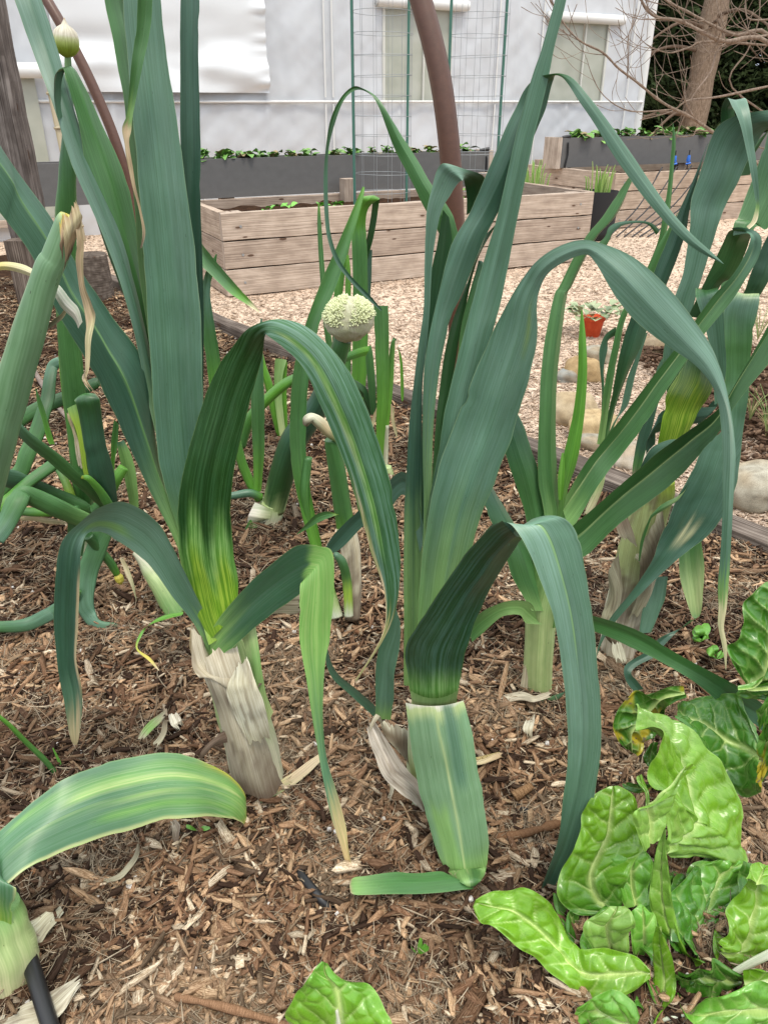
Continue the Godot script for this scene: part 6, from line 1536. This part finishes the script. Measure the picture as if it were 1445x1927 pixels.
	leaf(p, "leaf", [13,51,117,38,51,117,13,162,117,50,162,117,11,262,117,45,262,117,16,344,117,41,344,117,31,396,117,46,383,117,47,426,117,49,424,117], "v:0 g:.3 b:.6 g:1", {"keel": -0.25, "pw": 2})
	leaf(p, "leaf", [5,40,67,20,40,67,1,277,67,18,277,67,13,360,67,29,353,67,32,407,67,50,407,67,56,443,67,58,441,67], "g:0 g:1", {"keel": 0.2})
	leaf(p, "leaf", [-33,322,17,-18,301,17,5,491,67,7,453,67,31,479,117,18,433,117,66,439,137,53,403,137,113,393,167,100,367,167,147,361,187,139,346,187,164,346,197,160,335,197,178,330,207,177,328,207], "g:0 g:.5 v:.7 e:.88 e:1", {"keel": -0.2, "pw": 2})
	p = thing("seedling", "tiny two leaf seedling beside the striped leaf tip", "seedling", Vector3(-0.226, 0.000, -0.651), 0.0, "tiny seedlings in the mulch")
	leaf(p, "leaf", [3,12,10,5,12,10,-3,20,10,0,20,17,-9,22,10,-8,22,15], "v:0 v:1")
	leaf(p, "leaf", [5,12,10,6,12,10,11,20,11,15,20,18,20,22,14,21,22,17], "v:0 v:1")
	p = thing("seedling", "tiny bright green seedling in the open mulch at bottom centre", "seedling", Vector3(0.036, 0.000, -0.494), 0.0, "tiny seedlings in the mulch")
	leaf(p, "leaf", [-1,10,4,1,10,4,-2,25,5,3,25,3,0,35,3,2,35,3], "v:0 v:1")
	leaf(p, "leaf", [0,10,4,1,10,5,5,20,0,9,20,7,9,25,5,10,25,6], "v:0 v:1")
	leaf(p, "leaf", [-2,10,2,0,10,5,-8,20,2,-5,20,8,-8,25,5,-7,25,7], "v:0 v:1")
	p = thing("seedling", "leafy little weed seedling beside the bent leek leaf at right", "seedling", Vector3(0.523, 0.000, -1.034), 0.0, "tiny seedlings in the mulch")
	leaf(p, "leaf", [-8,10,13,-6,10,13,-16,31,24,-10,31,38,-8,31,15,-2,31,26,3,25,8,4,25,8], "v:0 v:1", {"wr": 0.001})
	leaf(p, "leaf", [-8,10,13,-6,10,13,-32,39,41,-15,39,35,-27,39,26,-14,39,22,-15,33,10,-15,33,10], "v:0 v:1", {"wr": 0.001})
	leaf(p, "leaf", [-8,10,13,-6,10,13,-15,30,19,-4,30,28,-3,30,3,5,30,11,9,24,-7,10,24,-7], "v:0 v:1", {"wr": 0.001})
	leaf(p, "leaf", [-8,10,13,-6,10,13,-7,29,28,-22,29,47,-4,29,29,-16,29,44,-3,23,32,-2,23,32], "v:0 v:1", {"wr": 0.001})
	leaf(p, "leaf", [-8,10,13,-6,10,13,-12,27,16,-3,27,27,-1,27,2,7,27,11,11,21,-7,12,21,-7], "v:0 v:1", {"wr": 0.001})
	leaf(p, "leaf", [-8,10,13,-6,10,13,-34,37,48,-18,37,32,-34,37,37,-21,37,24,-25,31,18,-24,31,18], "v:0 v:1", {"wr": 0.001})
	leaf(p, "leaf", [-8,10,13,-6,10,13,-15,25,40,-25,25,31,-20,25,41,-28,25,34,-23,19,35,-23,19,35], "v:0 v:1", {"wr": 0.001})
	leaf(p, "leaf", [-8,10,13,-6,10,13,-33,42,45,-17,42,41,-28,42,32,-15,42,29,-16,36,17,-15,36,17], "v:0 v:1", {"wr": 0.001})
	leaf(p, "leaf", [-8,10,13,-6,10,13,-19,25,43,-26,25,29,-25,25,44,-31,25,34,-28,19,36,-27,19,36], "v:0 v:1", {"wr": 0.001})
	p = thing("seedling", "small weed seedling in front of the leafier one at right", "seedling", Vector3(0.530, 0.000, -0.989), 0.0, "tiny seedlings in the mulch")
	leaf(p, "leaf", [-8,10,13,-6,10,13,-8,31,32,-23,31,48,-4,31,34,-16,31,48,-4,25,36,-3,25,36], "v:0 v:1", {"wr": 0.001})
	leaf(p, "leaf", [-8,10,13,-6,10,13,-28,28,35,-11,28,20,-27,28,26,-14,28,14,-18,22,8,-17,22,8], "v:0 v:1", {"wr": 0.001})
	leaf(p, "leaf", [-8,10,13,-6,10,13,-18,25,40,-24,25,25,-23,25,39,-27,25,27,-26,19,29,-25,19,29], "v:0 v:1", {"wr": 0.001})
	leaf(p, "leaf", [-8,10,13,-6,10,13,-24,28,27,-8,28,23,-20,28,16,-7,28,12,-8,22,1,-7,22,1], "v:0 v:1", {"wr": 0.001})
	leaf(p, "leaf", [-8,10,13,-6,10,13,-33,35,48,-21,35,28,-35,35,40,-25,35,24,-29,29,22,-28,29,22], "v:0 v:1", {"wr": 0.001})
	leaf(p, "leaf", [-8,10,13,-6,10,13,-17,42,42,-30,42,61,-14,42,42,-24,42,57,-12,36,44,-11,36,44], "v:0 v:1", {"wr": 0.001})
	p = thing("leaf_scrap", "pale curled scrap of dry leaf left of the ragged shaft", "dead leaf", Vector3(-0.303, 0.000, -0.833), 0.0, "dead scraps on the mulch")
	leaf(p, "dry_blade", [0,20,3,11,20,-2,10,26,28,22,26,17,18,18,30,24,18,19], "w:0 w:1", {"wr": 0.004, "tex": 3, "keel": 0.12})
	p = thing("leaf_scrap", "olive dry leaf scrap on the mulch below the drooping leaf", "dead leaf", Vector3(-0.324, 0.000, -0.823), 0.0, "dead scraps on the mulch")
	leaf(p, "dry_blade", [-1,20,44,-8,20,34,11,26,27,1,26,17,18,18,-4,11,18,-13], "S:0 l:.4 S:1", {"wr": 0.004, "tex": 3, "keel": 0.12})
	p = thing("leaf_scrap", "grey withered stalk scrap left of the ragged shaft", "dead leaf", Vector3(-0.312, 0.000, -0.814), 0.0, "dead scraps on the mulch")
	leaf(p, "dry_blade", [4,20,41,14,20,48,10,26,27,19,26,31,2,18,-12,9,18,-10], "S:0 k:1", {"wr": 0.004, "tex": 3, "keel": 0.12})
	p = thing("leaf_scrap", "pale strip of husk beside the central leek", "dead leaf", Vector3(0.001, 0.000, -0.741), 0.0, "dead scraps on the mulch")
	leaf(p, "dry_blade", [3,20,5,10,20,2,0,26,25,8,26,22,7,26,46,12,26,45,3,18,56,8,18,58], "w:0 s:1", {"wr": 0.004, "tex": 3, "keel": 0.12})
	p = thing("leaf_scrap", "small cream husk scrap right of the pale shaft", "dead leaf", Vector3(0.196, 0.000, -0.823), 0.0, "dead scraps on the mulch")
	leaf(p, "dry_blade", [5,20,-2,16,20,-6,-7,26,27,9,26,21,-2,18,31,5,18,29], "w:0 s:1", {"wr": 0.004, "tex": 3, "keel": 0.12})
	p = thing("leaf_scrap", "grey leaf scrap behind the striped leaf tip", "dead leaf", Vector3(-0.258, 0.000, -0.651), 0.0, "dead scraps on the mulch")
	leaf(p, "dry_blade", [1,20,4,8,20,0,9,26,22,17,26,14,16,18,36,20,18,33], "S:0 k:1", {"wr": 0.004, "tex": 3, "keel": 0.12})
	p = thing("leaf_scrap", "long grey splinter of dead leaf under the striped leaf", "dead leaf", Vector3(-0.304, 0.000, -0.594), 0.0, "dead scraps on the mulch")
	leaf(p, "dry_blade", [-10,20,25,-5,20,29,10,26,20,16,26,25,19,26,-4,25,26,-1,16,18,-33,19,18,-30], "S:0 S:.5 k:1", {"wr": 0.004, "tex": 3, "keel": 0.12})
	p = thing("leaf_scrap", "yellowed dry blade on the mulch right of the central leek", "dead leaf", Vector3(0.138, 0.000, -0.771), 0.0, "dead scraps on the mulch")
	leaf(p, "dry_blade", [-26,20,27,-25,20,35,-5,26,26,-4,26,35,19,18,9,18,18,18], "e:0 d:1", {"wr": 0.004, "tex": 3, "keel": 0.12})
	p = thing("chard", "big chard plant with glossy crinkled bright green leaves, bottom right", "chard", Vector3(0.283, 0.000, -0.499), 0.0, "")
	leaf(p, "leaf", [-29,42,54,-32,56,54,-42,42,64,-42,60,44,-56,38,68,-55,58,38,-75,23,66,-75,61,36,-92,22,62,-88,54,32,-107,40,56,-94,46,26,-120,50,49,-98,47,19,-138,54,41,-103,61,11,-159,62,33,-119,82,3,-177,77,26,-145,92,-4,-189,70,14,-173,89,-6,-194,71,-1,-192,81,-1], "V:0 V:1", {"kind": "chard"})
	leaf(p, "leaf", [-59,35,-16,-38,45,-16,-84,38,-21,-38,58,-21,-103,57,-31,-35,80,-31,-93,86,-41,-26,92,-41,-83,111,-51,-16,105,-51,-77,130,-61,-19,133,-61,-68,146,-71,-25,148,-71,-50,153,-79,-40,154,-79], "F:0 V:.6 V:1", {"kind": "chard", "crk": 1.0})
	leaf(p, "leaf", [-8,130,-21,14,91,-41,-15,144,-31,43,76,-51,-8,162,-46,101,47,-66,2,169,-61,126,51,-81,-2,170,-76,118,73,-96,0,184,-91,115,92,-111,3,191,-111,95,125,-131,-3,194,-126,65,151,-146,-8,195,-141,35,169,-161,-10,194,-151,1,177,-171], "L:0 V:.5 L:1", {"kind": "chard", "crk": 1.15})
	leaf(p, "leaf", [-33,144,-6,-14,148,-16,-43,168,-11,-5,165,-21,-50,188,-16,-3,182,-26,-34,188,-21,-4,196,-31,-15,200,-26,-1,203,-36,0,216,-36,9,206,-46,13,219,-46,22,205,-56], "L:0 V:1", {"kind": "chard"})
	leaf(p, "leaf", [81,153,-236,89,133,-236,59,142,-246,72,112,-246,39,124,-256,75,81,-256,21,101,-261,73,53,-261,9,77,-256,62,45,-256,18,52,-251,58,35,-251,34,34,-251,49,24,-251], "v:0 v:.3 Y:.7 Y:1", {"kind": "chard", "spot": 1})
	leaf(p, "leaf", [147,82,-141,176,101,-221,150,46,-161,167,120,-241,141,37,-176,160,121,-256,124,61,-186,146,116,-266,107,90,-196,128,105,-276,85,112,-201,113,95,-281,68,119,-206,104,80,-286], "F:0 F:.6 F:1", {"kind": "chard", "crk": 1.0})
	leaf(p, "leaf", [7,15,30,34,43,40,10,15,14,17,42,24,-4,40,-1,10,52,9,-13,68,-11,5,76,-1,-16,100,-18,-1,107,-8,-14,125,-24,-5,130,-14,-9,146,-31,-11,158,-21], "V:0 L:1", {"kind": "chard"})
	leaf(p, "leaf", [15,22,12,49,15,12,15,42,-2,66,15,-2,27,49,-27,90,15,-27,47,53,-51,111,23,-51,68,60,-61,117,43,-61,93,55,-71,110,47,-71], "F:0 v:1", {"kind": "chard", "crk": 0.95})
	leaf(p, "leaf", [31,74,35,72,15,35,46,55,24,100,25,24,56,72,14,108,49,14,67,85,-1,115,66,-1,74,100,-11,111,91,-11,87,104,-21,106,107,-21], "V:0 V:1", {"kind": "chard", "crk": 1.0})
	leaf(p, "leaf", [-58,28,27,-48,27,27,-75,43,29,-44,46,29,-92,78,31,-45,84,31,-83,94,27,-47,97,27,-66,100,19,-52,99,19], "L:0 L:1", {"kind": "chard"})
	leaf(p, "leaf", [-22,15,24,-14,15,24,-35,30,21,-13,50,21,-40,60,17,-15,68,17,-39,80,11,-18,77,11,-31,82,4,-24,78,4], "v:0 v:1", {"kind": "chard"})
	leaf(p, "leaf", [-35,15,79,-34,32,89,-27,15,61,-12,29,71,-23,30,46,-5,37,56,-25,58,39,-15,71,49,-23,84,29,-25,97,39], "V:0 V:1", {"kind": "chard"})
	leaf(p, "leaf", [70,36,109,66,91,89,52,26,104,51,78,84,31,27,99,35,68,79,12,29,94,19,46,74,-5,35,89,11,23,69,-11,44,90,4,15,70], "v:0 v:1", {"kind": "chard", "crk": 1.0})
	leaf(p, "leaf", [-60,15,102,-57,64,102,-75,15,93,-67,67,93,-91,15,87,-81,67,87,-99,15,80,-92,54,80,-105,15,75,-101,37,75], "v:0 v:1", {"kind": "chard"})
	leaf(p, "leaf", [30,42,55,35,15,55,13,55,57,22,15,57,-3,64,59,10,15,59,-4,42,49,2,15,49], "F:0 F:1", {"kind": "chard"})
	leaf(p, "leaf", [57,35,59,54,61,59,73,35,59,65,71,59,93,35,59,84,74,59], "V:0 V:1", {"kind": "chard"})
	leaf(p, "leaf", [-15,142,-61,-10,142,-61,-15,152,-71,-11,154,-71,-21,159,-81,-10,153,-81,-20,160,-86,-15,163,-86], "v:0 V:1", {"kind": "chard"})
	leaf(p, "leaf", [9,129,-101,9,135,-101,-1,108,-111,1,121,-111,-13,104,-121,-8,113,-121,-14,105,-126,-11,108,-126], "v:0 Y:1", {"kind": "chard", "spot": 1})
	leaf(p, "leaf", [26,123,-171,34,126,-171,19,112,-166,34,112,-166,17,110,-161,33,100,-161,23,102,-156,31,92,-156], "F:0 F:1", {"kind": "chard"})
	leaf(p, "leaf", [-84,32,20,-52,15,20,-96,39,14,-63,15,14,-95,39,-9,-75,15,-9,-90,42,-16,-81,38,-16], "F:0 F:1", {"kind": "chard"})
	leaf(p, "leaf", [-54,28,63,-38,15,63,-52,22,47,-27,15,47,-36,15,31,-20,15,31], "v:0 F:1", {"kind": "chard"})
	leaf(p, "leaf", [-36,49,-13,-13,56,-13,-44,72,-25,-9,65,-25,-49,94,-37,-7,88,-37,-37,99,-49,-18,98,-49], "v:0 v:1", {"kind": "chard", "crk": 1.0})
	leaf(p, "leaf", [-96,15,20,-82,32,20,-98,25,-2,-66,15,-2,-101,25,-25,-71,15,-25,-101,37,-42,-77,18,-42], "v:0 v:1", {"kind": "chard", "crk": 1.0})
	leaf(p, "leaf", [-26,22,67,-7,15,67,-37,28,55,1,15,55,-37,22,35,6,15,35,-21,22,18,3,15,18], "F:0 F:1", {"kind": "chard", "crk": 1.0})
	leaf(p, "leaf", [60,45,51,67,15,51,28,68,61,41,15,61,4,77,65,20,15,65,-8,58,59,4,15,59], "F:0 F:1", {"kind": "chard", "crk": 1.0})
	leaf(p, "leaf", [36,34,36,70,15,36,43,35,20,76,15,20,51,33,3,78,16,3,61,20,-9,72,15,-9], "V:0 V:1", {"kind": "chard", "crk": 1.0})
	leaf(p, "leaf", [68,116,1,97,101,1,76,109,-11,104,106,-11,93,103,-23,108,103,-23], "V:0 V:1", {"kind": "chard", "crk": 1.0})
	leaf(p, "leaf", [8,45,18,49,15,18,11,55,-9,72,15,-9,25,56,-37,96,15,-37,54,46,-67,115,15,-67,88,25,-91,113,15,-91], "F:0 F:1", {"kind": "chard", "crk": 1.0})
	leaf(p, "leaf", [50,15,78,84,22,78,65,15,55,98,22,55,80,24,40,99,27,40], "v:0 v:1", {"kind": "chard", "crk": 1.0})
	leaf(p, "leaf", [-62,15,86,-35,15,86,-61,22,71,-30,15,71,-48,22,55,-31,15,55], "F:0 F:1", {"kind": "chard", "crk": 1.0})
	leaf(p, "leaf", [-11,15,22,12,15,22,-6,15,-2,20,15,-2,7,18,-22,25,15,-22], "v:0 v:1", {"kind": "chard", "crk": 1.0})
	leaf(p, "leaf", [-23,41,37,31,15,37,-28,49,4,59,15,4,1,50,-38,69,15,-38,35,24,-76,66,15,-76], "F:0 v:.5 F:1", {"kind": "chard", "crk": 1.0})
	leaf(p, "leaf", [-80,41,47,-35,15,47,-88,41,15,-15,15,15,-56,32,-25,-9,15,-25], "F:0 v:.5 F:1", {"kind": "chard", "crk": 1.0})
	leaf(p, "leaf", [17,15,15,69,24,15,27,15,-31,101,15,-31,60,15,-76,108,15,-76], "F:0 v:.5 F:1", {"kind": "chard", "crk": 1.0})
	leaf(p, "leaf", [-7,42,47,14,15,47,-10,35,27,25,15,27,5,29,3,29,15,3], "F:0 F:1", {"kind": "chard", "crk": 1.0})
	leaf(p, "leaf", [19,42,31,48,15,31,20,35,5,63,15,5,42,25,-20,66,15,-20], "F:0 F:1", {"kind": "chard", "crk": 1.0})
	leaf(p, "leaf", [-46,35,74,-27,15,74,-45,28,55,-17,15,55,-32,22,35,-15,15,35], "F:0 F:1", {"kind": "chard", "crk": 1.0})
	leaf(p, "leaf", [6,35,22,29,15,22,5,42,-2,44,15,-2,18,49,-32,61,15,-32,39,43,-61,62,30,-61], "F:0 F:1", {"kind": "chard", "crk": 1.0})
	leaf(p, "leaf", [-23,45,18,3,15,18,-14,32,-20,15,15,-20,-1,40,-51,23,30,-51,5,60,-61,17,57,-61], "F:0 F:1", {"kind": "chard", "crk": 1.0})
	leaf(p, "leaf", [87,29,1,116,15,1,91,37,-36,134,23,-36,99,70,-51,127,63,-51], "F:0 F:1", {"kind": "chard", "crk": 1.0})
	tube(p, "petiole", [24,-9,49,2.3,39,18,49,3.0,60,40,44,3.4,82,63,44,4.0,91,73,44,3.9], "w:0 w:1", {"label": "thick white leaf stalk"})
	tube(p, "petiole", [-20,-30,49,1.7,-21,-11,44,1.7,-20,19,37,1.6,-19,39,29,1.2], "w:0 w:1")
	tube(p, "petiole", [-28,13,79,2.5,-18,22,79,1.9,-3,27,79,1.2], "w:0 w:1")
	tube(p, "petiole", [6,-18,44,2.5,25,-7,44,2.7], "w:0 w:1")
	p = thing("chard", "second chard plant at the right edge with dark puckered and yellow spotted leaves", "chard", Vector3(0.551, 0.000, -0.794), 0.0, "")
	leaf(p, "leaf", [-80,215,94,-95,151,94,-121,183,94,-141,174,94,-156,218,89,-81,179,89,-151,252,79,-79,241,79,-144,286,69,-85,285,69,-121,303,59,-98,307,59], "F:0 F:1", {"kind": "chard", "crk": 1.15})
	leaf(p, "leaf", [-126,197,104,-118,205,104,-137,184,104,-123,196,104,-146,184,104,-145,189,104], "v:0 v:1", {"kind": "chard"})
	leaf(p, "leaf", [-99,161,164,-113,214,164,-106,124,159,-130,202,159,-118,69,154,-136,190,154,-120,80,149,-136,146,149], "v:0 Y:1", {"kind": "chard", "crk": 1.15, "spot": 1})
	leaf(p, "leaf", [-97,210,134,-106,247,134,-119,179,134,-129,195,134,-125,148,134,-133,176,134], "F:0 F:1", {"kind": "chard"})
	p = thing("chard", "chard plant below the frame showing one folded bright leaf at bottom centre", "chard", Vector3(-0.040, 0.000, -0.389), 0.0, "")
	leaf(p, "leaf", [-37,15,7,29,15,7,-45,65,-1,46,65,-1,-39,87,-9,40,79,-9,-32,102,-16,25,93,-16,-24,113,-21,2,99,-21,-14,118,-26,-10,115,-26], "V:0 v:1", {"kind": "chard", "crk": 0.95})
	tube(p, "petiole", [0,8,4,4.8,1,37,-3,3.8,-2,72,-11,1.9], "w:0 w:1")
